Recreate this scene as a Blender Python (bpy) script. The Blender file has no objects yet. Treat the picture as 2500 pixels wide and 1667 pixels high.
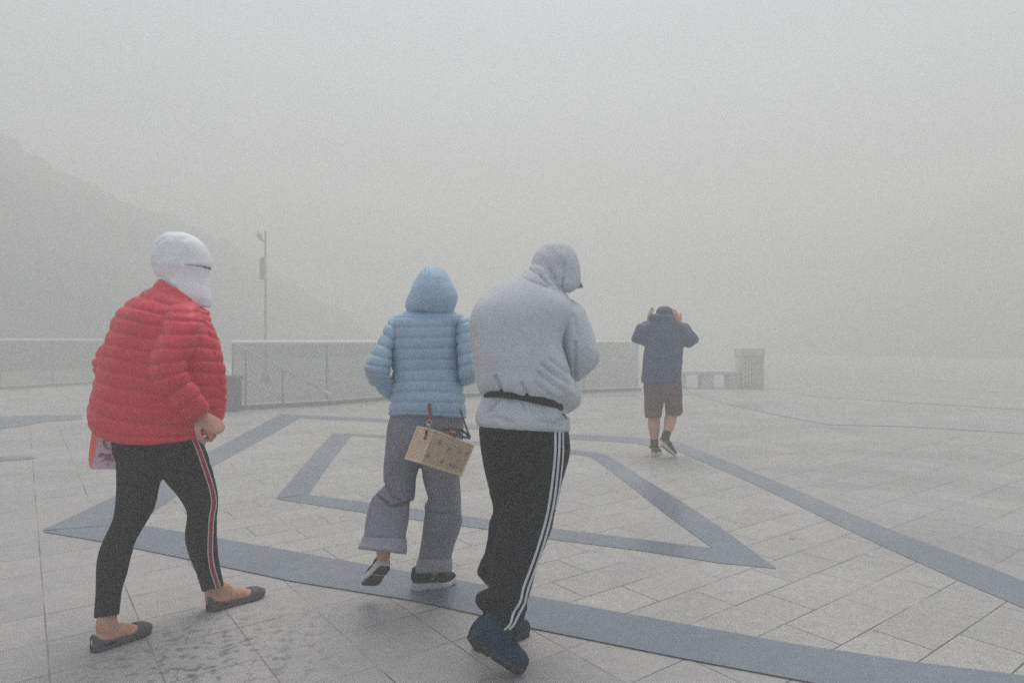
import bpy, math, random
import numpy as np
from mathutils import Vector, Matrix
from mathutils.bvhtree import BVHTree

random.seed(4)
C = bpy.context.scene.collection
S = bpy.context.scene
F = 1600.0; CX = 1250.0; CY = 833.5; H = 1.25      # focal length in picture units, horizon, eye height
R = math.radians

# ------------------------------------------------------------------ helpers
def W(u, v, Y):
    return np.array([(u - CX) / F * Y, Y, H - (v - CY) / F * Y])

def G(u, v, z=0.0):
    Y = (H - z) * F / (v - CY)
    return np.array([(u - CX) / F * Y, Y, z])

class Map:
    def __init__(s, ox, oy, k): s.ox, s.oy, s.k = ox, oy, k
    def uv(s, x, y): return s.ox + x * s.k, s.oy + y * s.k
    def p(s, x, y, Y): return W(*s.uv(x, y), Y)
    def g(s, x, y, z=0.0): return G(*s.uv(x, y), z)

M1 = Map(180, 540, 520 / 1456); M2 = Map(180, 1020, 520 / 1359)
M3 = Map(860, 620, 360 / 1227); M4 = Map(840, 980, 380 / 1192)
M5 = Map(1110, 560, 390 / 1176); M6 = Map(1100, 1020, 340 / 824)
M7 = Map(1480, 700, 420 / 1497); MB = Map(1000, 1030, 180 / 1882)
M8 = Map(1120, 1440, 200 / 1425); MP = Map(200, 1030, 100 / 1206)
GL = Map(0, 1000, 1250 / 2352); GR = Map(1250, 1000, 1250 / 2352)

def hash3(i, j, k):
    n = (i * 374761393 + j * 668265263 + k * 2147483647 + 12345) & 0xFFFFFFFF
    n = ((n ^ (n >> 13)) * 1274126177) & 0xFFFFFFFF
    return ((n ^ (n >> 16)) & 0xFFFF) / 65535.0

def vn(P):
    P = np.asarray(P, float)
    I = np.floor(P).astype(np.int64); f = P - I; f = f * f * (3 - 2 * f)
    o = np.zeros(len(P))
    for a in (0, 1):
        for b in (0, 1):
            for c in (0, 1):
                w = (f[:, 0] if a else 1 - f[:, 0]) * (f[:, 1] if b else 1 - f[:, 1]) * (f[:, 2] if c else 1 - f[:, 2])
                o += w * hash3(I[:, 0] + a, I[:, 1] + b, I[:, 2] + c)
    return o * 2 - 1

def fbm(P, oct=3):
    o = 0; a = 1.0; s = 0
    for k in range(oct):
        o = o + a * vn(np.asarray(P) * (2 ** k) + 17.3 * k); s += a; a *= .5
    return o / s

def ridge(P, oct=2):
    o = 0; a = 1.0; s = 0
    for k in range(oct):
        o = o + a * (1 - 2 * np.abs(vn(np.asarray(P) * (2 ** k) + 9.1 * k))); s += a; a *= .5
    return o / s

def cat(K, per):
    K = np.asarray(K, float); n = len(K)
    E = np.vstack([2 * K[0] - K[1], K, 2 * K[-1] - K[-2]])
    out = []; ts = []
    for i in range(n - 1):
        p0, p1, p2, p3 = E[i], E[i + 1], E[i + 2], E[i + 3]
        for q in range(per):
            t = q / per
            out.append(.5 * (2 * p1 + (p2 - p0) * t + (2 * p0 - 5 * p1 + 4 * p2 - p3) * t * t + (3 * p1 - p0 - 3 * p2 + p3) * t ** 3))
            ts.append(i + t)
    out.append(K[-1]); ts.append(n - 1)
    return np.array(out), np.array(ts)

class Shape:
    """collects closed pieces; build() links them as one mesh object"""
    def __init__(s): s.V = []; s.Fc = []; s.n = 0
    def add(s, V, Fc):
        V = np.asarray(V, float)
        s.Fc += [tuple(i + s.n for i in f) for f in Fc]; s.V.append(V); s.n += len(V)
        return s
    def grid(s, P, cap=True, closed=True):          # P rows x cols x 3
        r, c, _ = P.shape; V = P.reshape(-1, 3); Fc = []
        for i in range(r - 1):
            for j in range(c if closed else c - 1):
                k = (j + 1) % c
                Fc.append((i * c + j, i * c + k, (i + 1) * c + k, (i + 1) * c + j))
        if cap:
            V = np.vstack([V, P[0].mean(0), P[-1].mean(0)]); a = r * c
            for j in range(c):
                k = (j + 1) % c
                Fc.append((a, k, j)); Fc.append((a + 1, (r - 1) * c + j, (r - 1) * c + k))
        return s.add(V, Fc)
    def loft(s, m, rings, seg=56, per=6, n=2.25, disp=None, cap=True):
        """ring = (x left, y left, x right, y right, depth, half thickness, sag)"""
        rows = []
        for g in rings:
            xl, yl, xr, yr, Y, b = g[:6]; sag = g[6] if len(g) > 6 else 0
            dY = g[7] if len(g) > 7 else 0
            L = m.p(xl, yl, Y + dY * .5); Rr = m.p(xr, yr, Y - dY * .5)
            vm = m.uv(0, (yl + yr) / 2)[1]
            tz = b * (CY - vm) / F + sag * m.k / F * Y
            rows.append(np.concatenate([(L + Rr) / 2, (Rr - L) / 2, [b * (m.uv((xl + xr) / 2, 0)[0] - CX) / F, b, tz]]))
        Q, ts = cat(rows, per)
        th = np.linspace(0, 2 * np.pi, seg, endpoint=False)
        cs, sn = np.cos(th), np.sin(th)
        ca = np.sign(cs) * np.abs(cs) ** (2 / n); sa = np.sign(sn) * np.abs(sn) ** (2 / n)
        P = Q[:, None, 0:3] + Q[:, None, 3:6] * ca[None, :, None] + Q[:, None, 6:9] * sa[None, :, None]
        if disp is not None:
            N = np.cross(np.roll(P, -1, 1) - np.roll(P, 1, 1), np.gradient(P, axis=0))
            N /= (np.linalg.norm(N, axis=2, keepdims=True) + 1e-9)
            o = P - Q[:, None, 0:3]
            sgn = np.sign((N * o).sum(2).mean()) or 1
            N *= sgn
            T = np.repeat(ts[:, None], seg, 1); TH = np.repeat(th[None, :], len(ts), 0)
            d = disp(T.ravel(), TH.ravel(), P.reshape(-1, 3)).reshape(T.shape)
            P = P + N * d[..., None]
        return s.grid(P, cap)
    def tube(s, pts, seg=16, per=5, flat=None, cap=True, rnd=True):
        """pts = [(xyz, radius) or (xyz, r1, r2)]; flat = direction of r1"""
        K = np.array([list(p[0]) + [p[1], p[2] if len(p) > 2 else p[1]] for p in pts], float)
        if rnd:
            d0 = K[0, :3] - K[1, :3]; d0 /= np.linalg.norm(d0) + 1e-9
            d1 = K[-1, :3] - K[-2, :3]; d1 /= np.linalg.norm(d1) + 1e-9
            Q, _ = cat(K, per)
            heads = []; tails = []
            for a in (80, 60, 35):
                q = K[0].copy(); q[:3] += d0 * K[0, 3] * math.sin(R(a)) * .9; q[3:] *= math.cos(R(a)); heads.append(q)
                q = K[-1].copy(); q[:3] += d1 * K[-1, 3] * math.sin(R(a)) * .9; q[3:] *= math.cos(R(a)); tails.insert(0, q)
            Q = np.vstack([heads, Q, tails])
        else:
            Q, _ = cat(K, per)
        T = np.gradient(Q[:, :3], axis=0); T /= np.linalg.norm(T, axis=1, keepdims=True) + 1e-9
        up = np.array(flat if flat is not None else (0.31, -.87, .2), float)
        th = np.linspace(0, 2 * np.pi, seg, endpoint=False); P = []
        for q, t in zip(Q, T):
            a = up - t * (up @ t); a /= np.linalg.norm(a) + 1e-9; b = np.cross(t, a)
            P.append(q[:3] + a * q[3] * np.cos(th)[:, None] + b * q[4] * np.sin(th)[:, None])
        return s.grid(np.array(P), cap)
    def box(s, lo, hi, M=None):
        V = np.array([[x, y, z] for x in (lo[0], hi[0]) for y in (lo[1], hi[1]) for z in (lo[2], hi[2])], float)
        if M is not None: V = V @ np.array(M)[:3, :3].T + np.array(M)[:3, 3]
        return s.add(V, [(0, 1, 3, 2), (4, 6, 7, 5), (0, 4, 5, 1), (2, 3, 7, 6), (0, 2, 6, 4), (1, 5, 7, 3)])
    def ball(s, c, r, seg=20, rows=12):
        c = np.array(c, float); r = np.array(r if hasattr(r, '__len__') else (r, r, r), float)
        ph = np.linspace(-np.pi / 2 + .12, np.pi / 2 - .12, rows); th = np.linspace(0, 2 * np.pi, seg, endpoint=False)
        P = np.stack([np.cos(ph)[:, None] * np.cos(th), np.cos(ph)[:, None] * np.sin(th), np.sin(ph)[:, None] + 0 * th], 2) * r + c
        return s.grid(P)
    def build(s, name, mat, parent=None, voxel=None, smooth=0, disp=None, bevel=0, sub=0, shade=True, solid=0):
        me = bpy.data.meshes.new(name)
        me.from_pydata(np.vstack(s.V).tolist(), [], s.Fc); me.validate()
        o = bpy.data.objects.new(name, me); C.objects.link(o)
        mods = False
        if voxel:
            md = o.modifiers.new('r', 'REMESH'); md.mode = 'VOXEL'; md.voxel_size = voxel; mods = True
        if smooth:
            md = o.modifiers.new('s', 'SMOOTH'); md.factor = .5; md.iterations = smooth; mods = True
        if solid:
            md = o.modifiers.new('k', 'SOLIDIFY'); md.thickness = solid; md.offset = 0; mods = True
        if bevel:
            md = o.modifiers.new('b', 'BEVEL'); md.width = bevel; md.segments = 3; md.limit_method = 'ANGLE'; mods = True
        if sub:
            md = o.modifiers.new('u', 'SUBSURF'); md.levels = sub; md.render_levels = sub; mods = True
        if mods:
            dg = bpy.context.evaluated_depsgraph_get()
            me2 = bpy.data.meshes.new_from_object(o.evaluated_get(dg), depsgraph=dg)
            o.modifiers.clear(); o.data = me2; bpy.data.meshes.remove(me); me = me2; me.name = name
        if disp is not None:
            n = len(me.vertices); P = np.zeros(n * 3); N = np.zeros(n * 3)
            me.vertices.foreach_get('co', P); me.vertex_normals.foreach_get('vector', N)
            P = P.reshape(-1, 3); N = N.reshape(-1, 3)
            P = P + N * disp(P, N)[:, None]
            me.vertices.foreach_set('co', P.ravel()); me.update()
        for q in (mat if isinstance(mat, list) else [mat]): me.materials.append(q)
        if shade: me.polygons.foreach_set('use_smooth', [True] * len(me.polygons))
        if parent is not None:
            o.parent = parent
            o.matrix_parent_inverse = world_of(parent).inverted()
        return o

def world_of(o):
    m = o.matrix_basis.copy()
    while o.parent is not None:
        m = o.parent.matrix_basis @ o.matrix_parent_inverse @ m; o = o.parent
    return m

def thing(name, label, cat_, loc, group=None):
    o = bpy.data.objects.new(name, None); C.objects.link(o); o.location = loc; o.empty_display_size = .1
    o['label'] = label; o['category'] = cat_
    if group: o['group'] = group
    return o

# ------------------------------------------------------------------ materials
def mat(name, col, rough=.8, var=.12, vscale=6, speck=0, sscale=400, bump=.15, bscale=250, sheen=0, spec=.3, metal=0, bdist=.002):
    m = bpy.data.materials.new(name); m.use_nodes = True
    nt = m.node_tree; N = nt.nodes; L = nt.links; b = N['Principled BSDF']
    b.inputs['Roughness'].default_value = rough; b.inputs['Metallic'].default_value = metal
    b.inputs['Specular IOR Level'].default_value = spec
    if sheen: b.inputs['Sheen Weight'].default_value = sheen
    tc = N.new('ShaderNodeTexCoord')
    def noise(sc, det=3):
        n = N.new('ShaderNodeTexNoise'); n.inputs['Scale'].default_value = sc; n.inputs['Detail'].default_value = det
        L.new(tc.outputs['Object'], n.inputs['Vector']); return n
    n1 = noise(vscale)
    mr = N.new('ShaderNodeMapRange'); mr.inputs[1].default_value = .25; mr.inputs[2].default_value = .75
    mr.inputs[3].default_value = 1 - var; mr.inputs[4].default_value = 1 + var
    L.new(n1.outputs['Fac'], mr.inputs[0]); fac = mr.outputs[0]
    if speck:
        n2 = noise(sscale, 2); mr2 = N.new('ShaderNodeMapRange'); mr2.inputs[1].default_value = .3; mr2.inputs[2].default_value = .7
        mr2.inputs[3].default_value = 1 - speck; mr2.inputs[4].default_value = 1 + speck
        L.new(n2.outputs['Fac'], mr2.inputs[0])
        mu = N.new('ShaderNodeMath'); mu.operation = 'MULTIPLY'; L.new(fac, mu.inputs[0]); L.new(mr2.outputs[0], mu.inputs[1]); fac = mu.outputs[0]
    mx = N.new('ShaderNodeVectorMath'); mx.operation = 'SCALE'; mx.inputs[0].default_value = col[:3]
    L.new(fac, mx.inputs['Scale']); L.new(mx.outputs[0], b.inputs['Base Color'])
    if bump:
        n3 = noise(bscale, 3); bp = N.new('ShaderNodeBump'); bp.inputs['Strength'].default_value = bump; bp.inputs['Distance'].default_value = bdist
        L.new(n3.outputs['Fac'], bp.inputs['Height']); L.new(bp.outputs[0], b.inputs['Normal'])
    return m

SKIN = mat('skin', (.58, .31, .22), .5, .12, 25, bump=.1, bscale=300, spec=.35)
REDN = mat('red_nylon', (.68, .034, .062), .48, .08, 9, speck=.08, sscale=160, bump=.4, bscale=50, spec=.35, bdist=.003)
BLUEN = mat('light_blue_nylon', (.35, .51, .66), .5, .08, 9, speck=.14, sscale=160, bump=.4, bscale=45, spec=.35, bdist=.003)
WHITE = mat('white_cloth', (.86, .87, .89), .8, .05, 12, bump=.2, bscale=120, spec=.2)
BLACKT = mat('black_knit', (.008, .009, .014), .8, .2, 8, bump=.2, bscale=300, spec=.15)
BLACKP = mat('black_tracksuit_cloth', (.008, .009, .013), .7, .2, 8, bump=.2, bscale=300, spec=.2)
STRIPEW = mat('white_stripe_cloth', (.62, .64, .68), .7, .05)
STRIPER = mat('red_stripe_cloth', (.38, .025, .035), .7, .1)
GREYT = mat('grey_twill', (.235, .24, .28), .9, .10, 8, speck=.28, sscale=190, bump=.4, bscale=150, spec=.15)
HEATHER = mat('heather_grey_fleece', (.56, .585, .62), .95, .07, 7, speck=.09, sscale=170, bump=.5, bscale=130, spec=.1)
TEEW = mat('white_tee_cloth', (.7, .72, .74), .9, .04)
BELTB = mat('black_webbing', (.012, .013, .018), .6, .1)
NAVYJ = mat('navy_windbreaker', (.055, .085, .165), .6, .1, 8, bump=.3, bscale=60)  # base raised to put extra haze into the far figure's jacket
BROWNS = mat('brown_shorts_cloth', (.125, .078, .064), .9, .1)  # lightened along with the jacket, haze put into the cloth colour
CAPN = mat('navy_cap_cloth', (.055, .062, .095), .8, .1)
SOCK = mat('dark_sock_knit', (.02, .02, .028), .9)
FLAT = mat('grey_rubber', (.085, .088, .10), .6, .1, bump=.1)
SHOEB = mat('black_shoe_mesh', (.014, .012, .016), .75, .2, bump=.3)
SOLEW = mat('white_foam', (.62, .63, .63), .6, .1, 15)
SOLED = mat('dark_outsole_rubber', (.045, .040, .036), .7, .35, 40)
NAVYB = mat('navy_suede', (.008, .026, .065), .75, .3, 12, bump=.3, bscale=150)
SOLEG = mat('dark_grey_foam', (.03, .032, .04), .6, .3, 30)
ORANGE = mat('orange_red_knit', (.55, .06, .04), .7)
LEATHER = mat('tan_leather', (.20, .045, .022), .5, .2, 30)
BRASS = mat('brass', (.70, .56, .36), .35, .05, metal=.6)
DARKP = mat('dark_tortoiseshell', (.012, .012, .02), .15, .5, 60, spec=.6)
STRAPG = mat('grey_webbing', (.07, .065, .06), .7)
GREYI = mat('grey_twill_inside', (.31, .315, .355), .9, .10, 8, speck=.25, sscale=190, bump=.4, bscale=150)
HAIR = mat('dark_hair', (.01, .009, .009), .5)

# ------------------------------------------------------------------ body pieces
def unit(v):
    v = np.array(v, float); return v / (np.linalg.norm(v) + 1e-9)

def rot(v, k, a):
    v = np.array(v, float); k = unit(k)
    return v * math.cos(a) + np.cross(k, v) * math.sin(a) + k * (k @ v) * (1 - math.cos(a))

def hand(s, wrist, d, n, side=1, curl=(30, 30, 30, 30), thumb=20, k=1.0, spread=4):
    """palm, four unequal fingers bent at three knuckles, thumb from the side of the palm; n = palm side"""
    w = np.array(wrist, float); d = unit(d); n = unit(np.array(n) - d * (np.array(n) @ d)); t = unit(np.cross(d, n)) * side
    pts = [(w - d * .03 * k, .026 * k, .019 * k), (w, .027 * k, .019 * k), (w + d * .03 * k, .036 * k, .019 * k),
           (w + d * .065 * k, .041 * k, .017 * k), (w + d * .088 * k, .039 * k, .014 * k)]
    s.tube(pts, 18, 4, flat=t, rnd=True)
    offs = (.030, .010, -.010, -.029); lens = ((.042, .025, .021), (.046, .029, .022), (.042, .027, .022), (.033, .020, .018))
    for q in range(4):
        p = w + d * (.085 - abs(offs[q]) * .18) * k + t * offs[q] * k
        dd = rot(d, n, R(spread * (1.5 - q) * -side)) if True else d
        ax = np.cross(dd, n); c = curl[q]; r = .0092 * k
        chain = [(p - dd * .012 * k, r)]
        for j, l in enumerate(lens[q]):
            dd = rot(dd, ax, R(c * (.9, 1.15, .7)[j])); p = p + dd * l * k; r *= .92
            chain.append((p, r))
        s.tube(chain, 12, 4)
    p = w + d * .022 * k + t * .026 * k
    dd = unit(d * .75 + t * .8 + n * .25); chain = [(p - dd * .01 * k, .013 * k)]
    for l, r in ((.042, .0115), (.032, .0105), (.025, .0085)):
        p = p + dd * l * k; chain.append((p, r * k)); dd = rot(dd, np.cross(dd, d * .8 + n * .6), R(thumb))
    s.tube(chain, 12, 4)

def head(s, c, face, up=(0, 0, 1), k=1.0):
    """skull, jaw, nose, brow, lips, ears; face = direction looked at"""
    c = np.array(c, float); f = unit(face); u = unit(np.array(up) - f * (np.array(up) @ f)); sd = np.cross(f, u)
    B = np.stack([sd, f, u], 1)
    def bl(o, r):
        t = Shape(); t.ball((0, 0, 0), r, 22, 14); V = np.vstack(t.V) @ B.T + c + B @ (np.array(o) * k); s.add((V - (c + B @ (np.array(o) * k))) * k + (c + B @ (np.array(o) * k)), t.Fc)
    bl((0, -.01, .03), (.074, .093, .085)); bl((0, .025, -.04), (.058, .062, .075)); bl((0, .055, -.085), (.030, .026, .022))
    bl((0, .094, -.018), (.012, .016, .022)); bl((0, .080, .030), (.045, .014, .012)); bl((0, .083, -.058), (.024, .011, .007))
    for e in (-1, 1):
        bl((e * .074, -.005, -.005), (.009, .019, .032)); bl((e * .031, .080, .008), (.013, .010, .009))

def xf(o, d, up):
    """frame with x along d, z along up"""
    x = unit(d); z = unit(np.array(up) - x * (np.array(up) @ x)); y = np.cross(z, x)
    M = np.eye(4); M[:3, 0] = x; M[:3, 1] = y; M[:3, 2] = z; M[:3, 3] = o
    return M

def tr(M, P): return np.asarray(P) @ M[:3, :3].T + M[:3, 3]

FOOTX = np.array([0, .03, .12, .3, .5, .68, .82, .92, .975, 1.0])
FOOTW = np.array([.010, .026, .034, .034, .036, .045, .045, .036, .022, .008])

def sneaker(name, M, Ln, parent, mu, ms, collar=.095, top=None, th=(.032, .022), wide=1.0, toeh=.05, label=None, tread=None, toespring=.012):
    """upper + thick midsole (+ tread); local x heel to toe"""
    xs = np.linspace(0, 1, 40); w = np.interp(xs, FOOTX, FOOTW) * wide
    w = np.convolve(np.pad(w, 2, 'edge'), np.ones(5) / 5, 'valid'); w[0] *= .75; w[-1] *= .75
    spring = np.clip((xs - .68) / .32, 0, 1) ** 2 * toespring + np.clip((.1 - xs) / .1, 0, 1) ** 2 * .008
    t = np.interp(xs, [0, .3, .7, 1], [th[0] * 1.15, th[0], th[1], th[1] * 1.0])
    top_h = np.interp(xs, [0, .02, .1, .22, .34, .45, .6, .75, .88, .96, 1],
                      [.055, collar * .9, collar, collar * .94, collar * .93, collar * .80, toeh * 1.35, toeh * 1.05, toeh * .95, toeh * .72, toeh * .4]) 
    a = np.linspace(0, np.pi, 17); rowsU = []; rowsS = []; rowsT = []
    ph = np.linspace(0, 2 * np.pi, 28, endpoint=False)
    for x, ww, sp, tt, hh in zip(xs, w, spring, t, top_h):
        px = (x - .5) * Ln + .5 * Ln
        arch = [(px, ww * .93 * np.sign(np.cos(q)) * abs(np.cos(q)) ** .75, sp + tt * .7 + max(hh - tt * .7, .004) * abs(np.sin(q)) ** .8) for q in a]
        base = [(px, y, sp + tt * .5) for y in np.linspace(-ww * .9, ww * .9, 7)]
        rowsU.append(arch + base)
        c_, s_ = np.cos(ph), np.sin(ph)
        rowsS.append([(px, ww * 1.06 * np.sign(c) * abs(c) ** .55, sp + tt * .5 + tt * .5 * np.sign(q) * abs(q) ** .45) for c, q in zip(c_, s_)])
        rowsT.append([(px, ww * .98 * np.sign(c) * abs(c) ** .6, sp - .001 + .004 * np.sign(q) * abs(q) ** .5) for c, q in zip(c_, s_)])
    def put(rows):
        return tr(M, np.array(rows).reshape(-1, 3)).reshape(len(rows), -1, 3)
    u = Shape().grid(put(rowsU)).build(name, mu, parent, sub=1)
    Shape().grid(put(rowsS)).build('midsole', ms, u)
    if tread is not None:
        g = Shape()
        for lo, hi in ((1, 8), (9, 14), (16, 22), (23, 29), (30, 37)):
            g.grid(put(rowsT[lo:hi]))
        g.build('outsole', tread, u)
    if label: u['label'] = label
    return u

def ribbon(name, target, uvw, mats, parent, off=.0025):
    """cloth tape laid on the surface of target: rows of picture points dropped on it; uvw = list of (rows u,v pairs, material slot)"""
    me = target.data; V = [v.co[:] for v in me.vertices]; Pg = [p.vertices[:] for p in me.polygons]
    bv = BVHTree.FromPolygons(V, Pg); sh = Shape(); idx = []
    eye = Vector((0, 0, H))
    for rows, slot in uvw:
        Q, _ = cat(rows, 10); grid = []
        for q in Q:
            line = []
            for s_ in np.linspace(0, 1, 4):
                u = q[0] * (1 - s_) + q[2] * s_; v = q[1] * (1 - s_) + q[3] * s_
                d = Vector(W(u, v, 1.0)) - eye; d.normalize()
                h = bv.ray_cast(eye, d)
                line.append(None if h[0] is None else np.array(h[0] + h[1] * off))
            grid.append(line)
        vi = {}; Vv = []
        for i, l in enumerate(grid):
            for j, p in enumerate(l):
                if p is not None: vi[(i, j)] = len(Vv); Vv.append(p)
        Fc = []
        for i in range(len(grid) - 1):
            for j in range(3):
                k = [(i, j), (i, j + 1), (i + 1, j + 1), (i + 1, j)]
                if all(q in vi for q in k):
                    pts = [Vv[vi[q]] for q in k]
                    if max(np.linalg.norm(pts[a] - pts[a - 1]) for a in range(4)) < .06: Fc.append(tuple(vi[q] for q in k)); idx.append(slot)
        if Vv: sh.add(np.array(Vv), Fc)
    o = sh.build(name, mats, parent)
    o.data.polygons.foreach_set('material_index', idx[:len(o.data.polygons)])
    return o

def puff(seams, amp, wr=.35, key=0.0, f=26):
    """down-baffle swelling between stitch lines at the ring numbers in seams"""
    s = np.array(sorted(seams), float)
    def fn(T, TH, P):
        i = np.clip(np.searchsorted(s, T, 'right') - 1, 0, len(s) - 2)
        x = np.clip((T - s[i]) / (s[i + 1] - s[i]), 0, 1)
        x = np.clip(x + .10 * vn(P * np.array([7, 7, 7]) + key + 2) * (x * (1 - x) * 4), 0, 1); prof = (1 - np.abs(2 * x - 1) ** 3.2)
        near = 1 - prof
        puck = vn(P * np.array([f, f, 8]) + key) * wr
        return amp * (prof * (1 + .25 * vn(P * 9 + key)) - .65) + amp * puck * (.35 + near * .6) + amp * .40 * ridge(P * np.array([14, 14, 11]) + key + 4) + amp * .3 * vn(P * np.array([34, 34, 12]) + key)
    return fn

exec_order = []
# ------------------------------------------------------------------ setting
TILEA = math.atan2(1, 1.34)

def stone(name, c1, c2, cj, bw, bh, offset, phase, joint=.0038, rough=(.45, .75), dirt=0, gum=0, ang=TILEA, jvis=(.38, .62)):
    m = bpy.data.materials.new(name); m.use_nodes = True
    nt = m.node_tree; N = nt.nodes; L = nt.links; b = N['Principled BSDF']
    tc = N.new('ShaderNodeTexCoord')
    mp = N.new('ShaderNodeMapping'); mp.vector_type = 'TEXTURE'
    mp.inputs['Location'].default_value = (phase[0], phase[1], 0); mp.inputs['Rotation'].default_value = (0, 0, ang)
    L.new(tc.outputs['Object'], mp.inputs['Vector'])
    br = N.new('ShaderNodeTexBrick'); br.offset = offset; br.offset_frequency = 2; br.squash = 1
    br.inputs['Scale'].default_value = 1; br.inputs['Brick Width'].default_value = bw; br.inputs['Row Height'].default_value = bh
    br.inputs['Mortar Size'].default_value = joint; br.inputs['Mortar Smooth'].default_value = .3; br.inputs['Bias'].default_value = 0
    br.inputs['Color1'].default_value = (*c1, 1); br.inputs['Color2'].default_value = (*c2, 1); br.inputs['Mortar'].default_value = (*[(a + q) / 2 for a, q in zip(c1, c2)], 1)
    L.new(mp.outputs[0], br.inputs['Vector'])
    def noise(sc, det=4, src=tc.outputs['Object'], dist=0, ro=.5):
        n = N.new('ShaderNodeTexNoise'); n.inputs['Scale'].default_value = sc; n.inputs['Detail'].default_value = det
        n.inputs['Distortion'].default_value = dist; n.inputs['Roughness'].default_value = ro; L.new(src, n.inputs['Vector']); return n.outputs['Fac']
    def rng(x, a, b_, c, d):
        r = N.new('ShaderNodeMapRange'); r.inputs[1].default_value = a; r.inputs[2].default_value = b_; r.inputs[3].default_value = c; r.inputs[4].default_value = d
        L.new(x, r.inputs[0]); return r.outputs[0]
    def mth(op, x, y):
        q = N.new('ShaderNodeMath'); q.operation = op
        for i, z in enumerate((x, y)):
            if isinstance(z, (int, float)): q.inputs[i].default_value = z
            else: L.new(z, q.inputs[i])
        return q.outputs[0]
    def mixc(fac, a, bb):
        q = N.new('ShaderNodeMix'); q.data_type = 'RGBA'
        if isinstance(fac, (int, float)): q.inputs[0].default_value = fac
        else: L.new(fac, q.inputs[0])
        for i, z in ((6, a), (7, bb)):
            if isinstance(z, tuple): q.inputs[i].default_value = (*z, 1)
            else: L.new(z, q.inputs[i])
        return q.outputs[2]
    f = mth('MULTIPLY', rng(noise(.9, 3), .3, .7, .92, 1.07), rng(noise(150, 2), .3, .7, .74, 1.26))
    f = mth('MULTIPLY', f, rng(noise(14, 4), .3, .7, .93, 1.06))
    sc = N.new('ShaderNodeVectorMath'); sc.operation = 'SCALE'; L.new(br.outputs['Color'], sc.inputs[0]); L.new(f, sc.inputs['Scale'])
    col = sc.outputs[0]
    jm = mth('MULTIPLY', br.outputs['Fac'], rng(noise(1.7, 3), jvis[0], jvis[1], .12, .95))
    col = mixc(jm, col, cj)
    if dirt:
        mp2 = N.new('ShaderNodeMapping'); mp2.vector_type = 'TEXTURE'; mp2.inputs['Rotation'].default_value = (0, 0, .25); mp2.inputs['Scale'].default_value = (1.1, 1, 1)
        L.new(tc.outputs['Object'], mp2.inputs['Vector'])
        d1 = rng(noise(21, 5, mp2.outputs[0], .6, .62), .52, .62, 0, 1)
        # muddy scuffs lie round one spot of the paving
        ds = N.new('ShaderNodeVectorMath'); ds.operation = 'DISTANCE'; L.new(tc.outputs['Object'], ds.inputs[0]); ds.inputs[1].default_value = (-1.20, 2.62, 0)
        m1 = rng(ds.outputs['Value'], .15, .62, 1, 0)
        d2 = mth('MULTIPLY', d1, rng(noise(1.1, 2), .55, .75, 0, .35))
        dd = mth('MAXIMUM', mth('MULTIPLY', d1, m1), d2)
        col = mixc(mth('MULTIPLY', dd, dirt), col, (.055, .05, .058))
    if gum:
        vo = N.new('ShaderNodeTexVoronoi'); vo.inputs['Scale'].default_value = 1.5; L.new(tc.outputs['Object'], vo.inputs['Vector'])
        nw = mth('MULTIPLY', rng(noise(60, 2), .3, .7, -.012, .012), 1.0)
        gd = rng(mth('ADD', vo.outputs['Distance'], nw), .026, .034, 1, 0)
        col = mixc(mth('MULTIPLY', gd, gum), col, (.075, .075, .085))
    L.new(col, b.inputs['Base Color'])
    L.new(rng(noise(.8, 4, dist=.4), .35, .65, rough[0], rough[1]), b.inputs['Roughness'])
    b.inputs['Specular IOR Level'].default_value = .4
    bp = N.new('ShaderNodeBump'); bp.inputs['Strength'].default_value = .35; bp.inputs['Distance'].default_value = .002
    hh = mth('SUBTRACT', mth('MULTIPLY', noise(180, 3), .5), mth('MULTIPLY', br.outputs['Fac'], 1.0))
    L.new(hh, bp.inputs['Height']); L.new(bp.outputs[0], b.inputs['Normal'])
    return m

P0 = (-1.670, 2.937)
PAVE = stone('pale_granite_paving', (.415, .405, .40), (.365, .36, .36), (.07, .07, .08), .338, .338, 0, P0, dirt=.66, gum=.9)
PAVEI = stone('pale_granite_bond_paving', (.43, .425, .405), (.39, .384, .372), (.075, .075, .085), .50, .25, .5, (.1, .2), gum=.8, joint=.0034, jvis=(.36, .56))
BAND = stone('blue_grey_granite_band', (.190, .218, .265), (.165, .193, .240), (.36, .38, .40), .95, 3.0, .0, (.3, 2.4), rough=(.22, .42), joint=.0022, ang=-.426, jvis=(.42, .55))

BANDP = stone('fog_faded_granite_band', (.35, .365, .38), (.33, .345, .36), (.36, .38, .40), .95, 3.0, .0, (.3, 2.4), rough=(.22, .42), joint=.0022, ang=-.2)  # copy of the blue-grey band, lightened so fog fading is in its colour
def sheet(name, polys, z, m):
    import bmesh
    bm = bmesh.new()
    for poly in polys:
        vs = [bm.verts.new((p[0], p[1], z)) for p in poly]
        f = bm.faces.new(vs)
        if f.normal.z < 0 or f.calc_area() == 0: pass
    bm.normal_update()
    for f in bm.faces:
        if f.normal.z < 0: f.normal_flip()
    bmesh.ops.triangulate(bm, faces=bm.faces[:])
    me = bpy.data.meshes.new(name); bm.to_mesh(me); bm.free(); me.materials.append(m)
    o = bpy.data.objects.new(name, me); C.objects.link(o); o['kind'] = 'structure'; return o

sheet('ground', [[(-125, -20, 0), (125, -20, 0), (125, 135, 0), (-125, 135, 0)]], 0, PAVE)

def gl(*p): return [GL.g(x, y) for x, y in p]
def gr(*p): return [GR.g(x, y) for x, y in p]
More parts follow.
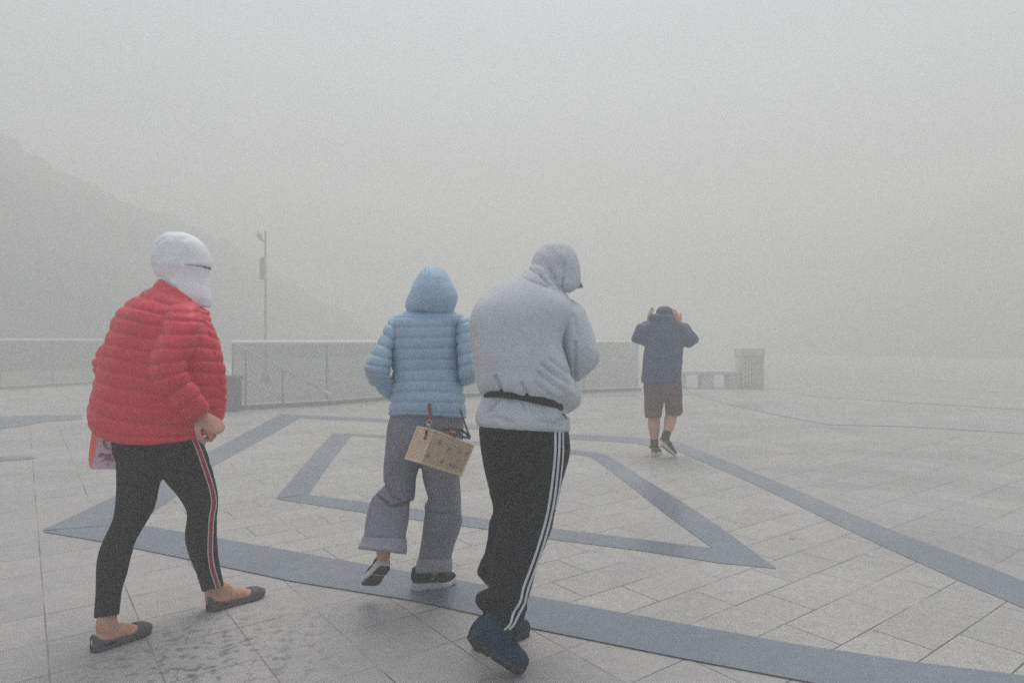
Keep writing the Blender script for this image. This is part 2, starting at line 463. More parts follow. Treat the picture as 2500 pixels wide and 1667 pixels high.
# outer band of the paving figure: one closed outline, with the field inside it
outer_out = gl((195, 557), (525, 400), (760, 290), (970, 190), (1290, 22), (1760, 42)) + gr((0, 82), (260, 112), (560, 128), (770, 148), (1130, 296), (1700, 538), (2100, 690), (2352, 790), (2700, 930), (3400, 1215))
outer_low = gr((3400, 1520), (2700, 1290), (2352, 1225)) 
low_up = gr((3400, 1400), (2352, 1225), (1850, 1163), (1300, 1080), (640, 960), (70, 855)) + gl((2240, 810), (1690, 715), (1050, 600), (620, 527))
low_dn = gl((195, 562), (480, 610), (870, 690), (1340, 790), (1900, 880), (2200, 945)) + gr((60, 1000), (780, 1145), (1400, 1262), (2352, 1450), (3400, 1660))
band_low = low_up[::-1] + low_dn[::-1]
br_up = gl((195, 557), (525, 400), (760, 290), (970, 190), (1290, 22))
br_dn = gl((620, 527), (780, 420), (985, 245 + 12), (1200, 140), (1380, 40))
top_up = gl((1290, 22), (1760, 42)) + gr((0, 84), (260, 112), (560, 128), (770, 150))
top_dn = gl((1380, 40), (1760, 58)) + gr((0, 104), (260, 136), (560, 155), (750, 185))
rt_up = gr((770, 150), (1130, 296), (1700, 538), (2100, 690), (2352, 790), (2700, 930), (3400, 1215))
rt_dn = gr((750, 185), (1130, 352), (1650, 605), (2000, 765), (2352, 915), (2700, 1070), (3400, 1400))
field = br_up + top_up[1:] + rt_up[1:] + low_up[:1] + low_dn[::-1]
sheet('inner_paving', [gl((250, 562)) + br_up[1:] + top_up[1:] + rt_up[1:] + low_up[0:1] + low_up[1:]], .003, PAVEI)
sheet('paving_band', [low_up + [low_dn[0]] + low_dn[1:], br_up + br_dn[::-1] , top_up + top_dn[::-1], rt_up + rt_dn[::-1]], .006, BAND)
# inner figure
il = gl((1268, 408), (1400, 250), (1530, 108)); ir = gl((1415, 393), (1510, 255), (1612, 122))
it_u = gl((1530, 108), (1900, 122)) + gr((0, 160), (280, 186), (430, 205)); it_d = gl((1612, 122), (1900, 138)) + gr((0, 178), (280, 206), (360, 216))
irr = gr((430, 205), (600, 315), (760, 412), (960, 545), (1216, 733)); ird = gr((360, 216), (500, 318), (700, 478), (922, 640))
ib_u = gl((1415, 393), (1700, 430), (2250, 507)) + gr((165, 545), (560, 594), (922, 640)); ib_d = gl((1268, 412), (1700, 480), (2240, 552)) + gr((160, 595), (600, 652), (950, 707), (1216, 733))
sheet('paving_band', [il + ir[::-1], it_u + it_d[::-1], irr + ird[::-1], ib_u + ib_d[::-1]], .0065, BAND)
def gf(*p): return [G(u, v) for u, v in p]
sheet('paving_band', [gf((-400, 1094), (0, 1116), (60, 1115), (92, 1118), (60, 1122), (0, 1126), (-400, 1120)),
                      gf((-300, 1075), (0, 1047), (50, 1041), (110, 1029), (200, 1024), (200, 1013), (100, 1013), (0, 1018), (-300, 1030))], .006, BAND)
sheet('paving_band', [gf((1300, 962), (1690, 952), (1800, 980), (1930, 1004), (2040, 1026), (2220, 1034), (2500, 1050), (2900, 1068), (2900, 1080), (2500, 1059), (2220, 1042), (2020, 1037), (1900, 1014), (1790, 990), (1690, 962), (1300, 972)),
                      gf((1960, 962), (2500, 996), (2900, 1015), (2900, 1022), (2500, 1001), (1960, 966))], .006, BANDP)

# hills fading into the fog
ROCKP = mat('fog_paled_rock', (.06, .09, .125), .9, .25, .5, bump=.5, bscale=3)  # lighter copy of the wooded rock; extra fog paleness put into its colour
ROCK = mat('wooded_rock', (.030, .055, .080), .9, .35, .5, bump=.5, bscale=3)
def hill(crest, front, back, label, m=ROCK):
    K, _ = cat([[(u - CX) / F * Y, Y, H + (CY - v) / F * Y] for u, v, Y in crest], 30)
    rows = []; n = len(K); cam = np.array([0, 0])
    for s_ in np.linspace(-1, 1, 70):
        P = K.copy()
        d = P[:, :2] / np.linalg.norm(P[:, :2], axis=1, keepdims=True)
        if s_ < 0: P[:, :2] += d * front * s_; P[:, 2] = -.5 + (K[:, 2] + .5) * (1 - abs(s_)) ** .8
        else: P[:, :2] += d * back * s_; P[:, 2] = -.5 + (K[:, 2] + .5) * (1 - s_ ** 2 * 1.0)
        dz = fbm(P * .22 + 3, 4) * 1.6 * np.clip(P[:, 2] / 5, 0, 1) + fbm(P * 1.1, 3) * .9 * np.clip(P[:, 2] / 4, 0, 1) + ridge(P * .7, 2) * .45 * np.clip(P[:, 2] / 4, 0, 1)
        P[:, 2] += dz; rows.append(P)
    o = Shape().grid(np.array(rows), cap=False, closed=False).build('hill', m)
    o['kind'] = 'structure'; o['label'] = label
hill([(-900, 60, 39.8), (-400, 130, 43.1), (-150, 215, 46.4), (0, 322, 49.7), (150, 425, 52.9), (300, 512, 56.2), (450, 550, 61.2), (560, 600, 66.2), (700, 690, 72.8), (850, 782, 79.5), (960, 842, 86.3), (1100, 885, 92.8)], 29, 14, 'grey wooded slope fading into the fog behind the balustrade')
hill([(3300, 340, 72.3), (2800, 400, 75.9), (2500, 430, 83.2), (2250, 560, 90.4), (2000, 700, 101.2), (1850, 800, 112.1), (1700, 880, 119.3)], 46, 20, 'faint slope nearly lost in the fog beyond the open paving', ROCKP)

# glass balustrades
RAILW = mat('white_painted_rail', (.86, .87, .86), .4, .03)
POSTG = mat('grey_post_metal', (.36, .38, .38), .5)
CURB = mat('dark_wet_kerb_stone', (.22, .225, .23), .6, .2)
GLASS = bpy.data.materials.new('frosted_glass'); GLASS.use_nodes = True
_n = GLASS.node_tree.nodes; _l = GLASS.node_tree.links; _b = _n['Principled BSDF']
_b.inputs['Base Color'].default_value = (.34, .375, .37, 1); _b.inputs['Roughness'].default_value = .4  # panel tint lightened to add fog paleness to the far glass
_t = _n.new('ShaderNodeBsdfTransparent'); _m = _n.new('ShaderNodeMixShader'); _m.inputs[0].default_value = .38
_l.new(_t.outputs[0], _m.inputs[1]); _l.new(_b.outputs[0], _m.inputs[2]); _l.new(_m.outputs[0], _n['Material Output'].inputs['Surface'])

def balustrade(pts, top, label, kerb=True):
    pts = [np.array(p, float) for p in pts]
    t = thing('glass_balustrade', label, 'balustrade', tuple(pts[0]))
    rail = Shape(); rail.tube([(p + np.array([0, 0, top]), .036) for p in pts], 12, 1, rnd=True)
    def bar(a, b, lo, hi, w):
        d = b - a; Ln = np.linalg.norm(d[:2]); an = math.atan2(d[1], d[0])
        M = np.array(Matrix.Translation(Vector(a)) @ Matrix.Rotation(an, 4, 'Z'))
        return (0, -w / 2, lo), (Ln, w / 2, hi), M
    rail.build('top_rail', RAILW, t)
    kb = Shape()
    for a, b in zip(pts[:-1], pts[1:]):
        lo, hi, M = bar(a, b, -.02, .13, .22); kb.box(lo, (hi[0], hi[1], .075), M)
        n = max(1, round(np.linalg.norm(b - a) / 1.7))
        for i in range(n):
            p, q = a + (b - a) * i / n, a + (b - a) * (i + 1) / n; d = unit(q - p) * .05
            lo, hi, M = bar(p + d * .35, q - d * .35, .10, top - .035, .014); Shape().box(lo, hi, M).build('glass_panel', GLASS, t, shade=False)
            lo, hi, M = bar(p - d * .3, p + d * .3, .10, top - .02, .03); Shape().box(lo, hi, M).build('post', POSTG, t, shade=False)
    kb.build('kerb', CURB, t, shade=False)
    return t
balustrade([G(-700, 962), G(0, 951), G(240, 936), G(520, 926)], 1.29, 'glass balustrade with thin white top rail at the foot of the grey slope')
fa, fb, fc, fd = G(568, 1000), G(798, 988), G(949, 975), G(1560, 953)
balustrade([fa, fb, fc, fd], 1.235, 'long glass balustrade with white top rail behind the blue and grey jackets')

# stair handrail seen slanting behind the glass
hr = thing('stair_handrail', 'white slanting stair handrail of two parallel bars behind the glass balustrade', 'handrail', tuple(fa + np.array([0, .5, 0])))
Yh = 12.75
Shape().tube([(W(575, 840, Yh), .02), (W(700, 905.5, Yh), .02), (W(806, 961, Yh + .2), .02)], 10, 2).build('upper_bar', RAILW, hr)
Shape().tube([(W(545, 898, Yh), .02), (W(609, 930, Yh), .02), (W(690, 972, Yh), .02)], 10, 2).build('lower_bar', RAILW, hr)
for u, v in ((600, 853), (690, 900.5)):
    p = W(u, v, Yh); Shape().tube([(p, .02), (np.array([p[0], p[1], 0]), .02)], 8, 2, rnd=False).build('post', POSTG, hr)
bl = thing('bollard', 'squat dark block standing at the corner of the glass balustrade beside the red jacket', 'bollard', tuple(G(566, 1003)))
c = G(566, 1003); Shape().box((c[0] - .13, c[1] - .13, 0), (c[0] + .13, c[1] + .13, .58)).build('block', mat('dark_violet_stone', (.16, .16, .21), .8), bl, bevel=.02)
Shape().box((c[0] - .15, c[1] - .15, .575), (c[0] + .15, c[1] + .15, .635)).build('cap', mat('dark_stone_cap', (.17, .17, .22), .8), bl, bevel=.012)

# lamp post
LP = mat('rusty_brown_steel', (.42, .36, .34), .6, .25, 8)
c = np.array([(648 - CX) / F * 20.0, 20.0, 0.]); lz = H + (CY - 566) / F * 20.0
lp = thing('street_lamp', 'tall thin lamp post with a small fork at its top, faint in the fog', 'lamp post', tuple(c))
Shape().tube([(c, .085), (c + [0, 0, 1.2], .045), (c + [0, 0, lz], .030)], 12, 4).build('pole', LP, lp)
Shape().tube([(c, .13), (c + [0, 0, .25], .12), (c + [0, 0, .32], .07)], 12, 2).build('base', LP, lp)
Shape().tube([(c + [0, 0, lz - .28], .03), (c + [-.10, 0, lz - .26], .035), (c + [-.17, 0, lz - .14], .03)], 8, 4).build('fork_arm', LP, lp)
Shape().tube([(c + [-.15, 0, lz - .20], .06), (c + [-.19, -.02, lz - .08], .075), (c + [-.20, -.03, lz - .02], .03)], 10, 4).build('lamp_head', LP, lp)
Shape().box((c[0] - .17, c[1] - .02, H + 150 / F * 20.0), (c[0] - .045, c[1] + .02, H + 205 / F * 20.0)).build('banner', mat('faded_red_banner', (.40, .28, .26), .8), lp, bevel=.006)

# bench and planter lost in the fog
STONE = mat('grey_bench_stone', (.60, .605, .60), .8)  # far stone paled in its base colour, as thicker fog would show it
y = 17.6; x0, x1 = (1648 - CX) / F * y, (1797 - CX) / F * y
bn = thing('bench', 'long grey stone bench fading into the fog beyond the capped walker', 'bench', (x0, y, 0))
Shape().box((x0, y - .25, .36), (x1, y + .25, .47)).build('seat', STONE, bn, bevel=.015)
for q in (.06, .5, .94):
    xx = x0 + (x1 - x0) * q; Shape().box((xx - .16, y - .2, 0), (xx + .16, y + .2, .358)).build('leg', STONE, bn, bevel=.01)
x0, x1 = (1803 - CX) / F * y, (1856 - CX) / F * y
pl = thing('litter_bin', 'tall square brownish bin at the end of the stone bench', 'bin', ((x0 + x1) / 2, y, 0))
TIMB = mat('hazed_brown_slats', (.58, .545, .525), .8)  # brown timber coloured paler to read as hazed over
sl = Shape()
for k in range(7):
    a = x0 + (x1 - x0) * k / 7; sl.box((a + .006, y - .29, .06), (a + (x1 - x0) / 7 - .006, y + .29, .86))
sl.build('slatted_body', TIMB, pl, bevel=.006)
Shape().box((x0 - .02, y - .31, .862), (x1 + .02, y + .31, 1.08)).build('hood', mat('bin_hood_grey', (.60, .605, .60), .7), pl, bevel=.02)  # hood colour also carries added haze
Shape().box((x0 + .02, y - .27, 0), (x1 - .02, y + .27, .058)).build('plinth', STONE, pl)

# ------------------------------------------------------------------ fog, light, camera
hz = bpy.data.materials.new('fog'); hz.use_nodes = True; n = hz.node_tree.nodes
for q in list(n):
    if q.type == 'BSDF_PRINCIPLED': n.remove(q)
pv = n.new('ShaderNodeVolumePrincipled'); pv.inputs['Color'].default_value = (.904, .922, .888, 1)
pv.inputs['Density'].default_value = .043; pv.inputs['Anisotropy'].default_value = .15
hz.node_tree.links.new(pv.outputs[0], n['Material Output'].inputs['Volume'])
fog = Shape().box((-130, -25, -1), (130, 140, 29)).build('haze', hz, shade=False); fog['kind'] = 'stuff'; fog['label'] = 'pale even fog filling the whole square'

w = bpy.data.worlds.new('World'); S.world = w; w.use_nodes = True; nt = w.node_tree
sk = nt.nodes.new('ShaderNodeTexSky'); sk.sky_type = 'NISHITA'; sk.sun_disc = False
SUN_E = 68; SUN_A = 4
sk.sun_elevation = R(SUN_E); sk.sun_rotation = R(SUN_A); sk.air_density = .7; sk.dust_density = 3.0; sk.ozone_density = .5
nt.links.new(sk.outputs[0], nt.nodes['Background'].inputs['Color']); nt.nodes['Background'].inputs['Strength'].default_value = .13
su = bpy.data.lights.new('sun', 'SUN'); su.energy = 1.5; su.angle = R(36); su.color = (1, .94, .84)
so = bpy.data.objects.new('sun', su); C.objects.link(so); so.rotation_euler = (-R(90 - SUN_E), 0, -R(SUN_A)); so.location = (0, 0, 30)

cam = bpy.data.cameras.new('camera'); cam.lens = F / 2500 * 36; cam.sensor_width = 36; cam.clip_end = 500; cam.clip_start = .05
co = bpy.data.objects.new('camera', cam); C.objects.link(co); co.location = (0, 0, H); co.rotation_euler = (R(90), 0, 0); S.camera = co
S.view_settings.view_transform = 'Standard'; S.view_settings.look = 'None'; S.view_settings.gamma = 1; S.view_settings.exposure = 0.86
S.cycles.use_light_tree = False; S.cycles.use_adaptive_sampling = False; S.cycles.volume_bounces = 3; S.cycles.max_bounces = 8; S.cycles.use_denoising = False
S.render.film_transparent = False
# ------------------------------------------------------------------ people
def wr(scale, amp, rid=.5, key=0.0):
    sc = np.array(scale, float)
    def fn(P, N): return amp * ((1 - rid) * fbm(P * sc + key, 3) + rid * ridge(P * sc * 1.3 + key + 5, 2))
    return fn
def wz(P, lo, hi): return np.clip((P[:, 2] - lo) / (hi - lo), 0, 1)
def around(P, c, r): return np.exp(-((P - np.array(c)) ** 2).sum(1) / r ** 2)

def segd(P, a, b):
    a, b = np.array(a), np.array(b); t = np.clip(((P - a) @ (b - a)) / ((b - a) @ (b - a)), 0, 1); return np.linalg.norm(P - a - t[:, None] * (b - a), axis=1)
# ---- person in the red jacket
p1 = thing('person', 'person in red quilted jacket, white hood and black leggings with red side stripe, striding', 'person', (-1.45, 2.87, 0))
bd = Shape()
hd = M1.p(735, 290, 3.0)
head(bd, hd, (.72, .62, -.30), k=.9)
bd.tube([(hd + [-.02, -.02, -.06], .06), (M1.p(690, 500, 2.95), .055), (M1.p(640, 640, 2.92), .085), (M1.p(610, 850, 2.89), .13, .10), (M1.p(570, 1150, 2.88), .11, .09), (M1.p(575, 1380, 2.88), .095, .085)], 20, 5)
sh_r, el_r, wr_r = M1.p(735, 740, 2.76), M1.p(650, 1010, 2.67), M1.p(850, 1315, 2.68)
bd.tube([(M1.p(690, 690, 2.86), .05), (sh_r, .048), (el_r, .038), (wr_r, .027)], 14, 5)
bd.tube([(M1.p(480, 680, 2.95), .05), (M1.p(350, 740, 3.0), .045), (M1.p(215, 980, 3.0), .035), (M1.p(235, 1120, 2.99), .034), (M1.p(255, 1230, 3.0), .028)], 14, 5)
hand(bd, M1.p(256, 1238, 3.0), (0.05, .1, -1), (.3, -.9, 0), 1, (85, 85, 85, 85), 40, .92)
hand(bd, M1.p(846, 1318, 2.68), (.80, .05, -.58), (-.42, .55, -.72), -1, (58, 72, 80, 84), 30, 1.02)
def leg(pts): bd.tube([(M2.p(x, y, Y), r) for x, y, Y, r in pts], 18, 5)
leg([(445, 200, 2.87, .07), (412, 420, 2.84, .068), (362, 640, 2.80, .048), (262, 850, 2.75, .046), (225, 1120, 2.71, .034), (212, 1300, 2.70, .034), (214, 1370, 2.70, .037)])
leg([(650, 200, 2.88, .07), (760, 400, 2.925, .058), (820, 540, 2.97, .046), (822, 640, 2.99, .042), (818, 790, 3.02, .048), (866, 1000, 3.05, .034), (885, 1110, 3.07, .034), (890, 1150, 3.07, .037)])
# bare feet inside the flats
def foot(s, heel, toe, ank, k=1.0):
    heel, toe, ank = map(np.array, (heel, toe, ank)); d = toe - heel; u = np.array([0, 0, 1.])
    s.tube([(heel + d * .10 + u * .030, .028, .028), (heel + d * .28 + u * .040, .036, .032), (heel + d * .48 + u * .038, .036, .033), (heel + d * .68 + u * .024, .041, .022), (heel + d * .86 + u * .018, .036, .015), (heel + d * .94 + u * .015, .024, .012)], 18, 5, flat=np.cross(d, u))
    s.tube([(ank + u * .03, .035), (heel + d * .25 + u * .075, .036, .040), (heel + d * .36 + u * .045, .034, .036)], 16, 5)
f1h, f1t = np.array(M2.g(112, 1485, .006)), np.array(M2.g(492, 1345, .006))
f2h, f2t = np.array(M2.g(850, 1226, .006)), M2.p(1216, 1118, 3.24)
foot(bd, f1h, f1t, M2.p(214, 1290, 2.70)); foot(bd, f2h, f2t, M2.p(888, 1110, 3.07))
bd.build('body', SKIN, p1, voxel=.0042, smooth=2)

lg = Shape()
lg.loft(M2, [(225, 60, 795, 60, 2.87, .15), (222, 110, 815, 120, 2.87, .155), (238, 170, 838, 185, 2.87, .155), (257, 260, 866, 275, 2.87, .145), (300, 330, 850, 345, 2.87, .10), (380, 385, 780, 395, 2.87, .05)], 48)
lg.loft(M2, [(266, 300, 590, 310, 2.86, .10), (270, 350, 572, 365, 2.86, .10), (270, 430, 548, 430, 2.84, .09), (263, 560, 520, 560, 2.81, .083), (242, 665, 470, 655, 2.79, .075), (188, 780, 402, 768, 2.765, .068), (153, 880, 366, 878, 2.74, .066), (141, 990, 338, 1000, 2.72, .058), (138, 1120, 306, 1112, 2.705, .05), (126, 1279, 292, 1252, 2.70, .047)], 40)
lg.loft(M2, [(550, 300, 876, 300, 2.88, .10), (560, 370, 893, 360, 2.90, .10), (585, 410, 905, 410, 2.92, .095), (648, 480, 918, 480, 2.945, .09), (700, 555, 921, 550, 2.965, .083), (722, 620, 913, 620, 2.985, .077), (711, 720, 913, 722, 3.0, .073), (713, 800, 917, 800, 3.02, .07), (741, 895, 925, 895, 3.035, .062), (785, 1000, 944, 1000, 3.05, .053), (818, 1112, 960, 1066, 3.06, .05)], 40)
kn1, kn2 = M2.p(470, 690, 2.78), M2.p(915, 560, 2.96)
def d_leg(P, N):
    return .0016 * ridge(P * np.array([10, 10, 40])) * (.25 + 1.2 * around(P, kn1, .12) + 1.0 * around(P, kn2, .10)) + .0012 * fbm(P * 20)
tro = lg.build('leggings', BLACKT, p1, voxel=.006, smooth=3, disp=d_leg)
sp = [(762, 118), (800, 215), (848, 350), (879, 450), (893, 540), (878, 640), (873, 740), (872, 860), (886, 960), (926, 1090)]
def off(pts, m, lo, hi, hs=None):
    out = []
    for i, (x, y) in enumerate(pts):
        a = np.array(pts[max(i - 1, 0)]); b = np.array(pts[min(i + 1, len(pts) - 1)]); t = (b - a) / np.linalg.norm(b - a); nn = np.array([t[1], -t[0]])
        q = np.array([x, y]) + nn * lo; r = np.array([x, y]) + nn * hi
        out.append((*m.uv(*q), *m.uv(*r)))
    return out
ribbon('side_stripe', tro, [(off(sp, M2, -11, 11), 0), (off(sp, M2, 11, 17), 1), (off(sp, M2, -17, -11), 1)], [STRIPER, STRIPEW], tro)

jk = Shape()
seam = [0, 1, 2, 3, 4, 5, 6, 7, 8, 9, 10, 11, 12.0]
jk.loft(M1, [(552, 448, 878, 592, 2.92, .10), (440, 510, 925, 650, 2.92, .15), (338, 580, 934, 700, 2.91, .18), (280, 648, 975, 780, 2.90, .195, 10), (244, 740, 1002, 870, 2.89, .20, 15), (208, 825, 1020, 955, 2.88, .205, 20), (185, 905, 1033, 1035, 2.88, .205, 25), (165, 985, 1038, 1110, 2.88, .205, 40), (150, 1070, 1037, 1175, 2.88, .205, 60), (125, 1155, 1034, 1230, 2.88, .205, 90), (105, 1240, 1028, 1285, 2.88, .20, 120), (92, 1325, 1012, 1325, 2.88, .20, 140), (120, 1375, 990, 1325, 2.88, .19, 165), (170, 1395, 940, 1330, 2.88, .16, 150)], 110, 12, disp=puff(seam, .0080, .40, 1.0))
jk.loft(M1, [(420, 590, 600, 600, 2.97, .07), (330, 660, 520, 700, 2.98, .08), (262, 740, 420, 790, 2.99, .075), (205, 840, 350, 880, 3.0, .07), (145, 930, 300, 950, 3.0, .07), (131, 995, 280, 1010, 2.99, .065), (150, 1055, 300, 1075, 2.98, .06), (190, 1180, 330, 1190, 2.97, .055), (215, 1330, 320, 1330, 2.97, .04)], 48, 10, disp=puff(range(0, 9), .011, .3, 3.0))
jack = jk.build('jacket', REDN, p1)
sv = Shape()
sv.loft(M1, [(690, 560, 800, 545, 2.783, .05), (642, 608, 852, 598, 2.743, .085), (618, 668, 866, 690, 2.708, .10), (592, 768, 852, 772, 2.678, .105), (543, 870, 822, 868, 2.653, .105), (511, 985, 782, 950, 2.638, .10), (538, 1095, 778, 1022, 2.633, .095), (632, 1196, 806, 1088, 2.638, .085), (712, 1300, 872, 1178, 2.643, .075), (795, 1358, 924, 1262, 2.653, .055), (815, 1362, 918, 1292, 2.658, .04)], 64, 12, disp=puff([0, 1.3, 2, 3, 4, 5, 6, 7, 8, 9.2, 10], .0088, .50, 7.0))
sv.build('sleeve', REDN, jack)
cl = Shape()
cl.loft(M1, [(538, 462, 884, 612, 2.925, .115), (552, 432, 872, 585, 2.93, .105), (588, 398, 850, 556, 2.94, .10), (596, 400, 842, 556, 2.94, .092), (575, 450, 850, 590, 2.93, .09)], 56, 8, disp=lambda T, TH, P: .003 * ridge(P * 14))
cl.build('collar', REDN, jack)
fp = Shape()
fp.loft(M1, [(872, 598, 926, 610, 2.900, .03), (868, 640, 934, 680, 2.870, .04), (872, 720, 975, 780, 2.840, .05), (860, 850, 1012, 900, 2.820, .06), (850, 1000, 1036, 1040, 2.810, .06), (850, 1120, 1040, 1160, 2.820, .06), (860, 1230, 1034, 1270, 2.830, .05), (930, 1290, 1008, 1332, 2.840, .03)], 44, 12, disp=puff(np.arange(0, 7.6, .58), .0065, .3, 9.0))
fp.build('front_panel', REDN, jack)

hdd = Shape()
hdd.loft(M1, [(534, 285, 938, 300, 2.985, .121), (546, 345, 936, 350, 2.985, .118), (572, 385, 934, 410, 2.98, .114), (585, 440, 936, 470, 2.97, .114), (600, 500, 944, 530, 2.96, .112), (640, 560, 938, 590, 2.95, .09)], 56, 8)
hdd.loft(M1, [(632, 74, 752, 76, 2.99, .045), (592, 100, 815, 100, 2.99, .085), (550, 146, 880, 146, 2.99, .110), (530, 205, 918, 203, 2.99, .121), (524, 255, 936, 258, 2.99, .124), (532, 300, 940, 308, 2.985, .123, -4), (560, 330, 926, 322, 2.985, .115, -8)], 56, 8)
def d_h1(P, N):
    uvw = np.stack([CX + P[:, 0] / P[:, 1] * F, CY - (P[:, 2] - H) / P[:, 1] * F, 0 * P[:, 0]], 1); low = (1 - wz(P, 1.50, 1.62)) * np.clip(1 - (uvw[:, 0] - 425) / 40, 0, 1)
    o = .006 * fbm(P * 9 + 3) + low * .010 * ridge(P * np.array([13, 13, 4]), 2) + .0025 * ridge(P * np.array([15, 15, 9]), 2)
    for x0, y0, x1, y1, dep, wid in ((770, 300, 850, 306, .004, 2.2), (850, 306, 940, 330, .006, 2.2), (610, 120, 560, 165, .004, 3), (600, 380, 700, 460, .005, 4), (740, 120, 800, 112, .003, 3), (690, 380, 690, 460, .004, 4)):
        o = o - dep * np.exp(-(segd(uvw, [*M1.uv(x0, y0), 0], [*M1.uv(x1, y1), 0]) / wid) ** 2) * (P[:, 1] < 3.0)
    return o
hood = hdd.build('hood', WHITE, p1, voxel=.006, smooth=5, disp=d_h1)
def slit(pts): return [(*M1.uv(x, y - w), *M1.uv(x, y + w)) for x, y, w in pts]
ribbon('slit_shade', hood, [(slit([(760, 297, .8), (800, 299, 1.6), (850, 304, 2.6), (890, 312, 4), (918, 321, 7), (936, 326, 10)]), 0)], [DARKP], hood)  # dark strip laid on the hood, painting the shade of an open gap

def flat_shoe(M, Ln, parent):
    xs = np.linspace(0, 1, 49); w = np.interp(xs, FOOTX, FOOTW) * 1.06; w = np.convolve(np.pad(w, 2, 'edge'), np.ones(5) / 5, 'valid'); w[0] *= .6; w[-1] *= .5
    hh = np.interp(xs, [0, .04, .12, .3, .5, .66, .72, .8, .9, 1], [.058, .064, .058, .045, .038, .040, .046, .045, .036, .014])
    spring = np.clip((xs - .7) / .3, 0, 1) ** 2 * .012
    a = np.linspace(0, np.pi, 41); V = []; Fc = []
    for x, ww, h, sp_ in zip(xs, w, hh, spring):
        for q in a:
            V.append((x * Ln, ww * np.sign(np.cos(q)) * abs(np.cos(q)) ** .6, sp_ + .004 + h * abs(np.sin(q)) ** .75))
    c = len(a)
    for i in range(len(xs) - 1):
        for j in range(c - 1):
            x = (xs[i] + xs[i + 1]) / 2; q = (a[j] + a[j + 1]) / 2; dv = abs(q - np.pi / 2)
            lim = np.interp(x, [.03, .08, .2, .5, .64, .73, .75], [.0, .75, .95, .98, .9, .35, 0])
            if .03 < x < .745 and dv < lim: continue
            if ((x - .235) / .105) ** 2 + ((dv - 1.30) / .145) ** 2 < 1: continue
            Fc.append((i * c + j, i * c + j + 1, (i + 1) * c + j + 1, (i + 1) * c + j))
    up = Shape(); up.add(tr(M, np.array(V)), Fc); u = up.build('shoe', FLAT, parent, solid=.004, sub=1)
    ph = np.linspace(0, 2 * np.pi, 24, endpoint=False); rows = []
    for x, ww, sp_ in zip(xs, w, spring):
        rows.append([(x * Ln, ww * 1.02 * np.sign(np.cos(q)) * abs(np.cos(q)) ** .5, sp_ + .006 + .007 * np.sign(np.sin(q)) * abs(np.sin(q)) ** .5) for q in ph])
    s = Shape(); s.grid(tr(M, np.array(rows).reshape(-1, 3)).reshape(len(rows), -1, 3)); s.build('sole', SOLEG, u)
    t = Shape()
    for k in range(3):
        t.ball(tr(M, np.array([[Ln * .80, (k - 1) * .012, .0495]]))[0], .0022, 8, 6)
    t.build('toe_holes', DARKP, u)
    return u
d = f1t - f1h; flat_shoe(xf(f1h - np.array([0, 0, .006]), d, (0, 0, 1)), np.linalg.norm(d), p1)
d = f2t - f2h; flat_shoe(xf(f2h - np.array([0, 0, .006]), d, (0, 0, 1)), np.linalg.norm(d), p1)

# paper carrier bag hanging behind the red jacket
YB = 3.0
pb = thing('paper_bag', 'red and pink paper carrier bag with round emblem hanging below the red jacket', 'bag', tuple(MP.p(600, 1370, YB)))
RB = mat('red_paper', (.80, .065, .025), .45, .08, 40, spec=.4); PB = mat('pink_paper', (.74, .52, .61), .6, .05, 20); MAG = mat('crimson_ink', (.40, .03, .09), .6, .05)
fl, fr, tl_, tr_ = MP.p(275, 1375, YB - .04), MP.p(1300, 1390, YB - .02), MP.p(560, 120, YB), MP.p(1180, 120, YB + .02)
bkl = MP.p(195, 1110, YB + .07); bkt = MP.p(345, 100, YB + .04)
mid_b = MP.p(215, 1235, YB + .02)
ex = np.array([0, .11, .01])
frt = Shape(); th_ = np.array([0, .004, 0])
frt.add([fl, fr, tr_, tl_, fl + th_, fr + th_, tr_ + th_, tl_ + th_], [(0, 1, 2, 3), (7, 6, 5, 4), (0, 4, 5, 1), (1, 5, 6, 2), (2, 6, 7, 3), (3, 7, 4, 0)])
frt.build('front_face', PB, pb, shade=False)
gs = Shape(); cre = MP.p(380, 700, YB + .03); fbl = fr + ex; fbt = tr_ + ex
gs.add([fl + [-.001, .001, 0], tl_ + [-.001, .001, 0], bkt, MP.p(290, 380, YB + .055), MP.p(225, 800, YB + .07), bkl, mid_b, fbl, fbt, fr + th_ * 1.2, tr_ + th_ * 1.2],
       [(0, 1, 2, 3, 4, 5, 6), (5, 4, 3, 2, 8, 7), (7, 8, 10, 9), (0, 6, 5, 7, 9)])
gs.build('gusset', RB, pb, shade=False, solid=.003)
def onf(x, y, k=.0022):        # a spot on the bag's front face
    u, v = MP.uv(x, y); eye = np.array([0, 0, H]); dd = W(u, v, 1.0) - eye; nn = np.cross(fr - fl, tl_ - fl); nn /= np.linalg.norm(nn)
    if nn[1] > 0: nn = -nn
    return eye + dd * ((fl - eye) @ nn) / (dd @ nn) + nn * k
em = Shape(); em.tube([(onf(880 + 245 * math.cos(q), 610 + 205 * math.sin(q)), .0042, .0012) for q in np.linspace(0, 2 * np.pi, 25)], 6, 2)
em.build('emblem', MAG, pb)
tx = Shape()
def stroke(pts, r=.0016): tx.tube([(onf(x, y, .0012), r, .0008) for x, y in pts], 5, 3)
